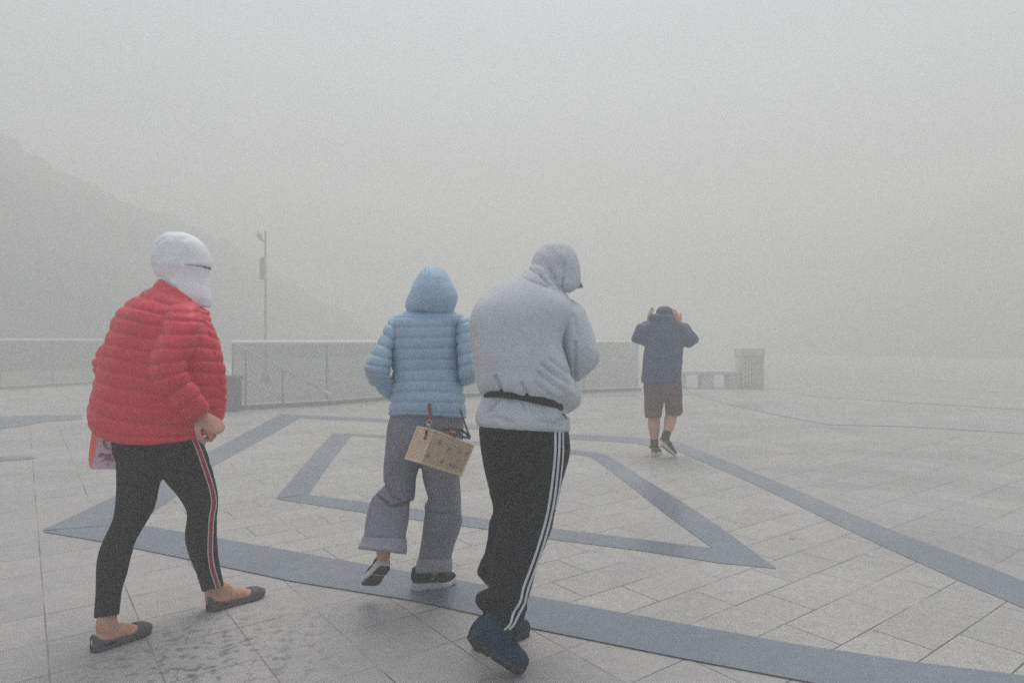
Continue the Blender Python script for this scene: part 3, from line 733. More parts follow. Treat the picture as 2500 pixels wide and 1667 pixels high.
# looping outlined script, two lines, and a small line of print below
stroke([(480, 1000), (500, 950), (545, 930), (580, 945), (545, 990), (560, 1010), (600, 960), (625, 930), (640, 990), (670, 955), (690, 1005), (715, 955), (750, 950), (730, 1000), (770, 1000), (790, 955), (820, 1005), (850, 950), (880, 935), (905, 915), (900, 980), (935, 1000)])
stroke([(478, 1012), (560, 1022), (700, 1022), (870, 1022)], .0009); stroke([(520, 925), (600, 918), (660, 945), (760, 940), (860, 935)], .0009)
stroke([(585, 1140), (640, 1120), (650, 1075), (680, 1065), (670, 1115), (705, 1080), (725, 1120), (750, 1075), (785, 1120), (800, 1070), (830, 1115), (860, 1060), (865, 1120), (905, 1100), (945, 1080)])
stroke([(590, 1150), (700, 1160), (860, 1152), (930, 1140)], .0009); stroke([(640, 1062), (760, 1050), (880, 1050)], .0009)
stroke([(690, 1255), (720, 1240), (735, 1262), (755, 1242), (775, 1260), (800, 1245)], .001)
tx.build('lettering', MAG, pb)
hb = Shape(); q0, q1 = MP.p(420, 110, YB + .03), MP.p(760, 100, YB + .03)
hb.tube([(q0, .003), (q0 + [.01, 0, .10], .003), (M1.p(262, 1375, 3.0), .003), (q1 + [0, 0, .1], .003), (q1, .003)], 8, 5); hb.build('handle', MAG, pb)

# ---- person in the light blue jacket
p2 = thing('person', 'person in hooded light blue quilted jacket and grey turned-up trousers, seen from behind', 'person', (-.42, 3.25, 0))
bd = Shape(); hd = M3.p(655, 305, 3.24); head(bd, hd, (.12, .96, -.25), k=.82)
bd.tube([(hd + [0, -.02, -.06], .055), (M3.p(650, 470, 3.23), .06), (M3.p(630, 640, 3.23), .10, .08), (M3.p(610, 850, 3.23), .12, .09), (M3.p(620, 1100, 3.22), .11, .09), (M3.p(620, 1310, 3.21), .105, .085)], 18, 5, flat=(1, 0, 0))
bd.tube([(M3.p(430, 630, 3.23), .045), (M3.p(335, 665, 3.22), .042), (M3.p(215, 950, 3.15), .034), (M3.p(330, 1110, 3.34), .03)], 14, 5)
bd.tube([(M3.p(830, 630, 3.23), .045), (M3.p(920, 660, 3.22), .042), (M3.p(952, 990, 3.17), .034), (M3.p(840, 1100, 3.38), .03)], 14, 5)
hand(bd, M3.p(345, 1115, 3.36), (.7, .7, -.1), (.6, -.7, 0), 1, (25, 28, 30, 35), 20, .92); hand(bd, M3.p(830, 1100, 3.39), (-.7, .7, -.1), (-.6, -.7, 0), -1, (25, 28, 30, 35), 20, .92)
def leg(pts): bd.tube([(M4.p(x, y, Y), r) for x, y, Y, r in pts], 16, 5)
leg([(480, 200, 3.21, .075), (440, 400, 3.22, .062), (430, 700, 3.24, .05), (330, 950, 3.07, .045), (305, 1130, 3.02, .034), (300, 1195, 3.05, .030)])
leg([(745, 200, 3.21, .075), (745, 450, 3.22, .07), (765, 780, 3.25, .05), (735, 1000, 3.28, .052), (692, 1230, 3.30, .034), (690, 1295, 3.335, .028)])
bd.build('body', SKIN, p2, voxel=.005, smooth=2)

tr2 = Shape()
tr2.loft(M4, [(372, 60, 905, 70, 3.2, .13), (350, 130, 915, 140, 3.2, .14), (333, 200, 912, 220, 3.2, .15), (320, 300, 906, 320, 3.2, .15), (310, 400, 900, 410, 3.2, .13), (330, 455, 880, 470, 3.2, .10)], 48)
tr2.loft(M4, [(318, 330, 620, 340, 3.21, .12), (308, 420, 590, 430, 3.21, .12), (302, 500, 578, 500, 3.22, .115), (303, 580, 553, 590, 3.23, .11), (300, 650, 548, 690, 3.23, .11), (262, 690, 540, 745, 3.20, .115), (228, 720, 504, 775, 3.17, .115), (200, 790, 499, 830, 3.13, .105), (178, 860, 496, 895, 3.10, .10), (163, 940, 482, 965, 3.07, .10), (155, 1010, 472, 1030, 3.04, .10), (138, 1075, 468, 1095, 3.02, .10), (120, 1118, 468, 1152, 3.00, .10)], 48)
tr2.loft(M4, [(575, 330, 905, 340, 3.2, .13), (580, 420, 900, 420, 3.2, .13), (592, 500, 888, 500, 3.21, .125), (602, 590, 884, 590, 3.22, .12), (622, 670, 888, 680, 3.23, .115), (636, 740, 893, 765, 3.23, .11), (614, 800, 896, 840, 3.23, .11), (612, 890, 902, 920, 3.24, .105), (606, 980, 884, 1000, 3.25, .10), (595, 1070, 855, 1080, 3.26, .095), (580, 1150, 830, 1150, 3.27, .09), (566, 1225, 820, 1215, 3.27, .09), (556, 1298, 815, 1290, 3.27, .09)], 48)
fold_c = M4.p(430, 780, 3.08); kn = M4.p(760, 820, 3.12)
def d_t2(P, N):
    o = .0038 * fbm(P * np.array([9, 9, 4]) + 2) + .0022 * ridge(P * np.array([13, 13, 7]) + 7)
    eye = np.array([0, 0, H]); front = N @ np.array([0, -1, .1]) > -.1
    uvw = np.stack([CX + P[:, 0] / P[:, 1] * F, CY - (P[:, 2] - H) / P[:, 1] * F, 0 * P[:, 0]], 1)
    def crease(pts, depth, wid, lift):
        r = 0
        for (x0, y0), (x1, y1) in zip(pts[:-1], pts[1:]):
            a, b = np.array([*M4.uv(x0, y0), 0]), np.array([*M4.uv(x1, y1), 0]); dd = segd(uvw, a, b); n_ = np.array([-(b - a)[1], (b - a)[0]]) / np.linalg.norm((b - a)[:2])
            side = (uvw[:, :2] - a[:2]) @ n_
            r = np.minimum(r, -depth * np.exp(-(dd / wid) ** 2)) if lift == 0 else np.where(np.abs(dd) < wid * 5, np.minimum(r, -depth * np.exp(-(dd / wid) ** 2)), r)
        return r * front
    o = o + crease([(228, 700), (300, 745), (362, 798), (430, 788), (500, 768)], .026, 3.4, 0)
    o = o + crease([(308, 632), (345, 670), (370, 715), (445, 755)], .020, 3.2, 0)
    o = o + crease([(625, 850), (720, 872), (810, 855)], .010, 5, 0) + crease([(640, 745), (700, 790), (800, 800), (880, 780)], .004, 6, 0)
    o = o + crease([(455, 130), (440, 330), (450, 470)], .004, 6, 0) + crease([(700, 600), (690, 700)], .003, 6, 0)
    return o
t2 = tr2.build('trousers', GREYT, p2, voxel=.0055, smooth=2, disp=d_t2)
for rg in ([(142, 1036, 480, 1054, 3.035, .112), (130, 1075, 480, 1098, 3.02, .114), (110, 1114, 478, 1155, 3.0, .114), (120, 1126, 466, 1159, 3.0, .100), (160, 1060, 455, 1090, 3.02, .09)],
           [(560, 1206, 829, 1203, 3.27, .103), (554, 1250, 829, 1250, 3.27, .104), (549, 1305, 824, 1297, 3.27, .104), (562, 1308, 812, 1300, 3.27, .088), (575, 1250, 805, 1250, 3.27, .085)]):
    Shape().loft(M4, rg, 48, 8, disp=lambda T, TH, P: .003 * fbm(P * np.array([12, 12, 5])) + .0015 * ridge(P * 22)).build('turn_up', GREYI, t2)

jk = Shape()
jk.loft(M3, [(480, 468, 820, 478, 3.23, .08), (410, 500, 880, 500, 3.23, .115), (340, 525, 925, 528, 3.23, .13), (312, 570, 905, 560, 3.23, .14), (310, 618, 882, 606, 3.23, .145), (312, 705, 872, 692, 3.23, .15), (320, 792, 870, 782, 3.23, .15), (326, 884, 872, 876, 3.23, .15), (335, 972, 880, 962, 3.23, .15), (340, 1060, 900, 1056, 3.22, .15), (334, 1146, 922, 1147, 3.21, .15), (324, 1236, 935, 1243, 3.2, .152, -6), (310, 1312, 943, 1335, 3.2, .155, -10), (308, 1334, 944, 1360, 3.2, .152, -10), (330, 1338, 930, 1362, 3.2, .13, -10)], 110, 10,
        disp=puff([0, 1, 2, 4, 5, 6, 7, 8, 9, 10, 11, 12.1, 13, 14], .0072, .38, 11.0))
jack = jk.build('jacket', BLUEN, p2)
sv = Shape(); sv.loft(M3, [(340, 530, 420, 560, 3.23, .06), (292, 575, 400, 640, 3.225, .085), (254, 660, 372, 725, 3.21, .088), (206, 742, 345, 800, 3.19, .09), (158, 832, 330, 880, 3.165, .09), (112, 918, 318, 945, 3.15, .088), (103, 965, 308, 1000, 3.15, .085), (128, 1035, 340, 1040, 3.18, .08), (184, 1105, 360, 1075, 3.23, .072), (300, 1205, 400, 1130, 3.29, .055), (330, 1222, 410, 1150, 3.31, .04)], 60, 11, disp=puff([0, 1, 2, 3, 4, 5, 6.2, 7, 8, 9, 10], .0085, .42, 13.0)); sv.build('sleeve', BLUEN, jack)
sv = Shape(); sv.loft(M3, [(850, 530, 925, 520, 3.23, .06), (862, 590, 975, 560, 3.225, .085), (868, 665, 992, 650, 3.21, .088), (874, 750, 1002, 730, 3.195, .088), (882, 840, 1010, 822, 3.18, .088), (884, 935, 1022, 912, 3.165, .086), (890, 1000, 1028, 985, 3.16, .085), (898, 1055, 1024, 1045, 3.17, .08), (905, 1086, 990, 1080, 3.20, .06), (908, 1092, 960, 1090, 3.24, .03)], 60, 11, disp=puff([0, 1, 2, 3, 4, 5, 7, 8, 9], .0085, .36, 15.0)); sv.build('sleeve', BLUEN, jack)
hdd = Shape()
def d_h2(T, TH, P):
    g = 0; u = CX + P[:, 0] / P[:, 1] * F
    for x in (588, 618, 682, 712): g = g - .0042 * np.exp(-((u - M3.uv(x + 10, 0)[0]) / 1.7) ** 2) * (P[:, 1] < 3.2) * (T < 5.5)
    return g + .0085 * ridge(P * np.array([9, 9, 13]) + 3) * np.clip((T - 4) / 3, .12, 1) + .0025 * fbm(P * 22)
hdd.loft(M3, [(640, 108, 720, 108, 3.23, .03), (600, 122, 752, 120, 3.225, .07), (556, 165, 795, 178, 3.22, .105), (526, 215, 822, 225, 3.215, .12), (500, 265, 846, 270, 3.21, .128), (475, 330, 866, 320, 3.21, .132), (457, 385, 873, 360, 3.21, .13), (450, 425, 858, 420, 3.215, .122), (464, 466, 835, 480, 3.22, .105), (490, 478, 812, 490, 3.225, .08)], 90, 10, disp=d_h2)
hdd.build('hood', BLUEN, jack)
Shape().loft(M3, [(476, 472, 826, 482, 3.228, .10, -40), (482, 440, 822, 455, 3.225, .105, -42), (500, 420, 815, 435, 3.225, .095, -40)], 56, 6, disp=lambda T, TH, P: .003 * ridge(P * 18)).build('collar', BLUEN, jack)

hl, tp = M4.p(318, 1262, 3.0), M4.p(180, 1420, 3.15)
dd = tp - hl; Ln = .25; dd = unit(dd)
sneaker('shoe', xf(hl, dd, (.05, .30, .75)), Ln, p2, SHOEB, SOLEW, .085, th=(.042, .032), wide=.98, toeh=.048, tread=SOLED, label='black shoe with pale midsole lifted off the ground')
h_, t_ = np.array(M4.g(512, 1450, .0)), np.array(M4.g(858, 1392, .0)); d = t_ - h_
rs = sneaker('shoe', xf(h_, d, (0, 0, 1)), np.linalg.norm(d), p2, SHOEB, SOLEW, .122, th=(.044, .033), toeh=.062, tread=SOLED, toespring=.02)

def tick(pts): return [(*M4.uv(x - w, y - w), *M4.uv(x + w, y + w)) for x, y, w in pts]
ribbon('side_mark', rs, [(tick([(668, 1364, 1.5), (680, 1350, 3), (697, 1330, 1.5)]), 0)], [SOLEW], rs)

# wicker bag
wb = thing('wicker_bag', 'small boxy wicker bag hanging tilted behind the light blue jacket', 'bag', tuple(MB.p(800, 1190, 2.98)))
def weave():
    m = mat('wicker', (.95, .78, .57), .75, .12, 25, bump=0)
    nt = m.node_tree; N = nt.nodes; L = nt.links; b = N['Principled BSDF']
    src = b.inputs['Base Color'].links[0].from_socket
    tc = N.new('ShaderNodeTexCoord'); br = N.new('ShaderNodeTexBrick'); br.offset = .5
    br.inputs['Scale'].default_value = 1; br.inputs['Brick Width'].default_value = .0105; br.inputs['Row Height'].default_value = .0034; br.inputs['Mortar Size'].default_value = .0007; br.inputs['Mortar Smooth'].default_value = .4
    br.inputs['Color1'].default_value = (1, 1, 1, 1); br.inputs['Color2'].default_value = (.92, .91, .90, 1); br.inputs['Mortar'].default_value = (.50, .40, .32, 1)
    L.new(tc.outputs['UV'], br.inputs['Vector'])
    mx = N.new('ShaderNodeMix'); mx.data_type = 'RGBA'; mx.blend_type = 'MULTIPLY'; mx.inputs[0].default_value = 1
    L.new(src, mx.inputs[6]); L.new(br.outputs['Color'], mx.inputs[7])
    vo = N.new('ShaderNodeTexNoise'); vo.inputs['Scale'].default_value = 52; vo.inputs['Detail'].default_value = 3; L.new(tc.outputs['UV'], vo.inputs['Vector'])
    mr = N.new('ShaderNodeMapRange'); mr.inputs[1].default_value = .63; mr.inputs[2].default_value = .69; mr.inputs[3].default_value = 0; mr.inputs[4].default_value = .25; L.new(vo.outputs['Fac'], mr.inputs[0])
    m2 = N.new('ShaderNodeMix'); m2.data_type = 'RGBA'; m2.inputs[7].default_value = (.16, .075, .045, 1); L.new(mr.outputs[0], m2.inputs[0]); L.new(mx.outputs[2], m2.inputs[6])
    L.new(m2.outputs[2], b.inputs['Base Color'])
    bp = N.new('ShaderNodeBump'); bp.inputs['Strength'].default_value = .7; bp.inputs['Distance'].default_value = .002; bp.invert = True
    L.new(br.outputs['Fac'], bp.inputs['Height']); L.new(bp.outputs[0], b.inputs['Normal'])
    return m
WICK = weave(); WOODP = mat('pale_wicker_rim', (.78, .64, .49), .7, .15, 60, bump=.5, bscale=200)
TL, TR, BR, BL = MB.p(615, 215, 2.93), MB.p(1640, 600, 3.0), MB.p(1315, 1355, 2.985), MB.p(300, 1030, 2.915)
bx, bz = TR - TL, TL - BL; nrm = unit(np.cross(bx, bz)); 
if nrm[1] < 0: nrm = -nrm
back = nrm * .075 + np.array([-.055, 0, .004])
V = [BL, BR, TR, TL, BL + back, BR + back, TR + back, TL + back]
def quadface(name, a, b, c, d, m, parent, th=.006):
    """rounded panel a-b-c-d with own uv in metres"""
    a, b, c, d = map(np.array, (a, b, c, d)); n_ = 14; P = []
    nn = unit(np.cross(b - a, d - a)); ww, hh = np.linalg.norm(b - a), np.linalg.norm(d - a)
    Vv = []; Fc = []; UV = []
    for i in range(n_ + 1):
        for j in range(n_ + 1):
            s_, t_ = i / n_, j / n_
            bulge = .004 * (1 - (2 * s_ - 1) ** 4) * (1 - (2 * t_ - 1) ** 4)
            Vv.append((a * (1 - s_) + b * s_) * (1 - t_) + (d * (1 - s_) + c * s_) * t_ + nn * bulge); UV.append((s_ * ww, t_ * hh))
    for i in range(n_):
        for j in range(n_):
            Fc.append((i * (n_ + 1) + j, (i + 1) * (n_ + 1) + j, (i + 1) * (n_ + 1) + j + 1, i * (n_ + 1) + j + 1))
    o = Shape().add(Vv, Fc).build(name, m, parent)
    uv = o.data.uv_layers.new(name='uv')
    for p in o.data.polygons:
        for li, vi in zip(p.loop_indices, p.vertices): uv.data[li].uv = UV[vi]
    return o
quadface('front_panel', V[0], V[1], V[2], V[3], WICK, wb); quadface('side_panel', V[4], V[0], V[3], V[7], WICK, wb); quadface('side_panel', V[1], V[5], V[6], V[2], WICK, wb)
quadface('lid', V[3], V[2], V[6], V[7], WICK, wb); quadface('back_panel', V[5], V[4], V[7], V[6], WICK, wb); quadface('base_panel', V[4], V[5], V[1], V[0], WICK, wb)
rim = Shape()
for a, b in ((0, 1), (1, 2), (2, 3), (3, 0), (4, 5), (5, 6), (6, 7), (7, 4), (0, 4), (1, 5), (2, 6), (3, 7)):
    rim.tube([(V[a], .0042), ((V[a] + V[b]) / 2 , .0042), (V[b], .0042)], 8, 6)
q = bz * .10
rim.tube([(V[3] - q, .0028), (V[2] - q, .0028)], 8, 8); rim.tube([(V[7] - q, .0028), (V[3] - q, .0028)], 8, 8)
rim.build('rim', WOODP, wb, disp=lambda P, N: .0007 * ridge(P * 160, 1))
def onb(x, y, k=.006):
    u, v = MB.uv(x, y); eye = np.array([0, 0, H]); dd = W(u, v, 1.0) - eye; n0 = -nrm
    return eye + dd * ((BL - eye) @ n0) / (dd @ n0) + n0 * k
INK = mat('brown_ink', (.14, .075, .05), .8, .2, 60)
st = Shape()
def sk_(pts, r=.0011): st.tube([(onb(x, y), r, .0007) for x, y in pts], 5, 3)
for pts in ([(1005, 1050), (1000, 1110)], [(1040, 1060), (1035, 1120)], [(1085, 1070), (1055, 1075), (1050, 1130)], [(1085, 1080), (1080, 1135)], [(1120, 1085), (1110, 1145)], [(1165, 1100), (1135, 1105), (1130, 1150), (1155, 1160)], [(1205, 1110), (1180, 1105), (1165, 1160), (1190, 1165)]): sk_(pts)
st.build('stamp', INK, wb)
def leaf(pts): 
    s = Shape(); s.tube([(onb(x, y, .0055), r, .001) for x, y, r in pts], 6, 3); return s
for cx_, cy_, k in ((460, 850, 1.3), (760, 500, 1.1), (1000, 680, 1.1), (1270, 750, 1.0), (820, 990, 1.2), (1470, 770, .9)):
    s = Shape()
    s.tube([(onb(cx_ - 40 * k, cy_ + 45 * k, .0055), .0006, .0006), (onb(cx_, cy_, .0055), .0022 * k, .0008), (onb(cx_ + 45 * k, cy_ - 60 * k, .0055), .0006, .0006)], 6, 4)
    s.tube([(onb(cx_ - 45 * k, cy_ + 5 * k, .0055), .0006, .0006), (onb(cx_ + 10 * k, cy_ + 15 * k, .0055), .0020 * k, .0008), (onb(cx_ + 40 * k, cy_ + 30 * k, .0055), .0006, .0006)], 6, 4)
    s.build('dry_flower', INK, wb)
# leather tabs, clip, strap, handle
ct = (V[3] + V[7]) / 2; axis = unit(V[3] - V[0])
lt = Shape(); e0 = MB.p(440, 250, 2.915); e1 = MB.p(395, 420, 2.915)
lt.tube([(e0, .008, .003), ((e0 + e1) / 2, .0062, .003), (e1, .0075, .003)], 10, 4, flat=(1, 0, 0)); lt.build('leather_tab', LEATHER, wb)
st2 = Shape(); st2.ball(MB.p(405, 365, 2.909), .0026, 10, 8); st2.build('stud', BRASS, wb)
cp = Shape(); 
def ring_(c0, rx, rz, r): cp.tube([(np.array(c0) + [rx * math.cos(a), 0, rz * math.sin(a)], r) for a in np.linspace(0, 2 * np.pi, 17)], 8, 2)
ring_(MB.p(465, 205, 2.915), .0075, .010, .0018); ring_(MB.p(478, 135, 2.92), .0085, .0085, .0018); ring_(MB.p(505, 5, 2.93), .011, .008, .002)
cp.box(tuple(MB.p(440, 85, 2.925)), tuple(MB.p(520, 45, 2.915))); cp.build('clip', BRASS, wb, bevel=.0008)
sp_ = Shape(); a0, a1 = M4.p(655, 150, 2.935), M4.p(660, 90, 2.985)
sp_.tube([(a0, .008, .002), (a1, .008, .002), (M3.p(640, 1250, 3.02), .008, .002)], 8, 3, flat=(1, 0, 0)); sp_.build('shoulder_strap', LEATHER, wb)
sp_ = Shape(); sp_.tube([(M4.p(966, 268, 3.02), .0045, .002), (M4.p(945, 225, 3.04), .0042, .002), (M4.p(912, 130, 3.06), .0042, .002), (M4.p(890, 60, 3.04), .0042, .002)], 8, 4, flat=(1, 0, 0)); sp_.build('shoulder_strap', STRAPG, wb)
hn = Shape(); h0, h1 = MB.p(800, 190, 3.0), MB.p(1530, 420, 3.04)
hn.tube([(h0, .004), (MB.p(960, 185, 3.0), .0055), (MB.p(1150, 180, 3.0), .0062), (MB.p(1330, 215, 3.0), .006), (MB.p(1470, 320, 3.02), .006), (h1, .005)], 12, 5); hn.tube([(h1, .004), (MB.p(1390, 385, 3.0), .006), (MB.p(1330, 380, 3.0), .005)], 10, 4)
hn.build('handle', DARKP, wb)
sg = Shape(); sg.ball(MB.p(1235, 300, 3.01), (.0145, .004, .011), 20, 10); sg.build('dark_lens', mat('blue_grey_glass', (.08, .09, .13), .08, .1, spec=.8), wb)
lt = Shape(); lt.tube([(MB.p(1040, 190, 2.99), .009, .003), (MB.p(1060, 255, 2.965), .009, .003), (MB.p(1130, 330, 2.95), .0085, .003), (MB.p(1165, 395, 2.945), .003, .002)], 8, 4, flat=(1, 0, .2)); lt.build('clasp_strap', LEATHER, wb)
lt = Shape(); lt.tube([(MB.p(1030, 265, 2.955), .0012), (MB.p(1075, 240, 2.955), .0012), (MB.p(1190, 285, 2.95), .0012)], 6, 3); lt.build('buckle', BRASS, wb)

# ---- person in the grey hooded sweatshirt
p3 = thing('person', 'person in grey hooded sweatshirt, black belt and black track trousers with three white stripes', 'person', (-.02, 2.6, 0))
bd = Shape(); hd = M5.p(762, 292, 2.77); head(bd, hd, (.45, .72, -.62), k=.8)
bd.tube([(hd + [-.03, -.04, -.04], .058), (M5.p(670, 420, 2.70), .055), (M5.p(560, 580, 2.66), .12, .08), (M5.p(480, 800, 2.64), .15, .10), (M5.p(500, 1150, 2.62), .15, .11), (M5.p(510, 1420, 2.61), .15, .12)], 18, 5, flat=(1, 0, 0))
bd.tube([(M5.p(740, 640, 2.68), .05), (M5.p(860, 660, 2.66), .048), (M5.p(955, 930, 2.65), .036), (M5.p(760, 1010, 2.90), .03)], 14, 5)
bd.tube([(M5.p(320, 620, 2.68), .05), (M5.p(240, 680, 2.68), .048), (M5.p(240, 950, 2.72), .043), (M5.p(500, 980, 2.90), .03)], 14, 5)
hand(bd, M5.p(745, 1010, 2.91), (-.9, .3, .1), (0, -1, 0), 1, (60, 65, 70, 75), 30); hand(bd, M5.p(520, 975, 2.91), (.9, .3, .1), (0, -1, 0), -1, (60, 65, 70, 75), 30)
def leg(pts): bd.tube([(M6.p(x, y, Y), r) for x, y, Y, r in pts], 16, 5)
leg([(500, 150, 2.6, .10), (450, 450, 2.6, .075), (400, 720, 2.62, .06), (350, 950, 2.55, .055), (290, 1180, 2.46, .038), (280, 1240, 2.46, .036)])
leg([(350, 150, 2.62, .09), (370, 450, 2.68, .065), (390, 720, 2.78, .06), (390, 950, 2.75, .055), (365, 1120, 2.72, .036), (350, 1165, 2.73, .030)])
bd.build('body', SKIN, p3, voxel=.0055, smooth=2)

tr3 = Shape()
tr3.loft(M6, [(178, 20, 688, 50, 2.6, .15), (172, 60, 697, 85, 2.6, .16), (176, 140, 705, 180, 2.6, .165), (190, 220, 695, 250, 2.6, .165), (205, 300, 678, 310, 2.6, .16), (226, 400, 653, 400, 2.6, .15), (248, 490, 628, 490, 2.61, .13), (262, 550, 610, 555, 2.61, .11)], 48)
tr3.loft(M6, [(300, 430, 648, 430, 2.58, .13), (290, 540, 618, 540, 2.58, .125), (275, 640, 592, 640, 2.58, .12), (262, 730, 560, 730, 2.56, .115), (248, 830, 520, 830, 2.54, .11), (238, 920, 487, 925, 2.52, .10), (232, 1000, 463, 1010, 2.50, .09), (222, 1070, 446, 1080, 2.48, .08), (205, 1140, 430, 1160, 2.47, .075), (200, 1178, 408, 1205, 2.46, .07), (225, 1215, 372, 1245, 2.46, .065), (262, 1245, 340, 1266, 2.46, .05)], 48)
tr3.loft(M6, [(228, 430, 560, 430, 2.66, .12), (256, 545, 540, 545, 2.70, .115), (235, 610, 520, 610, 2.73, .11), (222, 700, 500, 700, 2.76, .10), (208, 800, 480, 800, 2.74, .095), (172, 856, 460, 865, 2.72, .095), (164, 915, 450, 920, 2.71, .095), (190, 955, 440, 960, 2.71, .085), (236, 992, 430, 1000, 2.72, .07), (236, 1030, 428, 1040, 2.71, .08), (300, 1100, 425, 1110, 2.71, .075), (330, 1190, 430, 1190, 2.71, .06)], 44)
tr3.loft(M6, [(222, 1018, 330, 1010, 2.52, .06), (172, 1036, 330, 1046, 2.50, .075), (152, 1068, 330, 1080, 2.49, .078), (164, 1108, 330, 1114, 2.48, .07), (205, 1142, 330, 1146, 2.47, .05)], 30)
def d_t3(P, N):
    low = 1 - wz(P, .25, .75)
    return .004 * fbm(P * 8 + 4) + .003 * ridge(P * np.array([10, 10, 5]) + 2) + low * (.008 * ridge(P * np.array([6, 6, 15]) + 8) + .004 * fbm(P * 20))
t3 = tr3.build('track_trousers', BLACKP, p3, voxel=.006, smooth=2, disp=d_t3)
s1 = [(618, 76), (617, 200), (603, 350), (573, 550), (528, 720), (478, 870), (430, 1000), (412, 1080), (372, 1150), (352, 1215), (318, 1250)]
s2 = [(643, 78), (639, 220), (620, 420), (597, 560), (556, 720), (503, 880), (456, 1010), (437, 1090), (402, 1160), (372, 1220), (345, 1248)]
s3 = [(663, 82), (663, 220), (650, 350), (636, 450), (618, 540)]
ribbon('side_stripes', t3, [(off(s1, M6, -7, 7), 0), (off(s2, M6, -6.5, 6.5), 0), (off(s3, M6, -4.5, 4.5), 0)], [STRIPEW], t3)

TB = -46
ho = Shape()
ho.loft(M5, [(560, 300, 760, 420, 2.70, .07), (480, 345, 820, 470, 2.68, .12), (380, 395, 868, 545, 2.67, .16), (272, 448, 868, 620, 2.66, .185), (190, 505, 835, 700, 2.65, .20), (135, 590, 800, 780, 2.64, .205), (113, 690, 790, 850, 2.63, .205), (118, 810, 812, 930, 2.625, .205), (138, 930, 835, 1020, 2.62, .205), (154, 1050, 856, 1105, 2.62, .205, -10), (169, 1120, 882, 1180, 2.615, .205, -20), (190, 1182, 902, 1240, 2.61, .20, -36), (212, 1214, 897, 1290, 2.61, .19, TB), (232, 1225, 850, 1325, 2.61, .172, TB), (228, 1240, 820, 1335, 2.61, .165, TB)], 72, 8, n=2.4)
ho.loft(M5, [(228, 1225, 820, 1320, 2.61, .163, TB), (212, 1262, 812, 1352, 2.61, .168, TB + 10), (190, 1310, 826, 1395, 2.61, .178, -30), (171, 1370, 832, 1435, 2.61, .185, -15), (169, 1408, 835, 1462, 2.61, .185, -5), (176, 1432, 836, 1478, 2.61, .182, 5), (195, 1436, 820, 1478, 2.61, .17, 5)], 72, 8, n=2.4)
ho.loft(M5, [(200, 540, 420, 560, 2.69, .09), (150, 600, 330, 640, 2.70, .09), (125, 720, 300, 740, 2.71, .09), (135, 860, 320, 880, 2.73, .085), (170, 1000, 350, 1010, 2.78, .08), (330, 1050, 450, 1000, 2.86, .06)], 40, 8)
ps = [M5.p(880, 1060, 2.5)]
def d_h3(P, N):
    uvw = np.stack([CX + P[:, 0] / P[:, 1] * F, CY - (P[:, 2] - H) / P[:, 1] * F, 0 * P[:, 0]], 1); front = (N @ np.array([0, -1, .05])) > -.1
    o = .007 * fbm(P * np.array([5, 5, 4]) + 1) + .003 * ridge(P * np.array([7, 7, 4]) + 11, 2)
    bz_ = np.exp(-((P[:, 2] - .985) / .11) ** 2)
    ang = P @ np.array([.75, .2, -.55])
    dirn = np.stack([P @ np.array([.6, 0, .8]) * 16, ang * 4, P[:, 1] * 6], 1)
    o = o + .009 * bz_ * ridge(P * np.array([13, 13, 4]) + 6, 2) + .0035 * fbm(P * np.array([20, 20, 9])) * bz_
    rgt = wz(np.stack([P[:, 0]] * 3, 1), -.02, .14)
    o = o + .011 * rgt * ridge(dirn + 3, 2) * np.exp(-((P[:, 2] - 1.06) / .10) ** 2)
    def cr(x0, y0, x1, y1, dep, wid):
        return -1.7 * dep * np.exp(-(segd(uvw, [*M5.uv(x0, y0), 0], [*M5.uv(x1, y1), 0]) / wid) ** 2) * front
    for c_ in ((300, 1085, 345, 1178, .010, 3.2), (490, 1130, 535, 1200, .009, 3.2), (640, 990, 830, 1140, .008, 4), (620, 1060, 860, 1230, .007, 4), (700, 960, 830, 1060, .006, 4), (590, 1130, 720, 1230, .006, 4), (885, 830, 888, 1100, .007, 3), (880, 640, 905, 800, .004, 5),
               (320, 1262, 250, 1330, .010, 3.5), (500, 1275, 520, 1330, .007, 3.5), (560, 1340, 700, 1345, .006, 5), (740, 1420, 830, 1360, .007, 4), (620, 1410, 790, 1440, .006, 4), (300, 1380, 420, 1420, .005, 5)):
        o = o + cr(*c_)
    return o
slv = Shape()
slv.loft(M5, [(720, 560, 820, 500, 2.70, .05), (735, 600, 925, 560, 2.685, .09), (745, 655, 974, 655, 2.675, .10), (756, 720, 1003, 735, 2.67, .105), (770, 790, 1030, 812, 2.665, .108), (795, 880, 1055, 900, 2.66, .108), (812, 960, 1060, 955, 2.665, .10), (830, 1040, 1034, 1010, 2.69, .09), (845, 1105, 945, 1072, 2.73, .07), (856, 1122, 895, 1114, 2.75, .03)], 56, 10)
hoody = ho.build('sweatshirt', HEATHER, p3, voxel=.0062, smooth=3, disp=d_h3)
slv.build('sleeve', HEATHER, hoody, voxel=.0062, smooth=3, disp=lambda P, N: d_h3(P, N) + .004 * ridge(P * np.array([12, 12, 5]) + 3))
hdd = Shape()
hdd.loft(M5, [(715, 99, 800, 99, 2.77, .03), (665, 115, 842, 115, 2.77, .075), (618, 152, 872, 148, 2.77, .105), (584, 205, 898, 200, 2.765, .125), (560, 268, 912, 262, 2.76, .132), (562, 320, 922, 322, 2.75, .132), (600, 365, 928, 372, 2.74, .125), (660, 400, 918, 420, 2.73, .115), (700, 425, 885, 448, 2.725, .09), (770, 445, 845, 465, 2.72, .05)], 60, 8)
hdd.loft(M5, [(560, 262, 700, 300, 2.70, .08), (528, 300, 760, 420, 2.69, .115), (470, 348, 800, 462, 2.68, .125), (440, 372, 805, 480, 2.68, .11)], 44, 6)
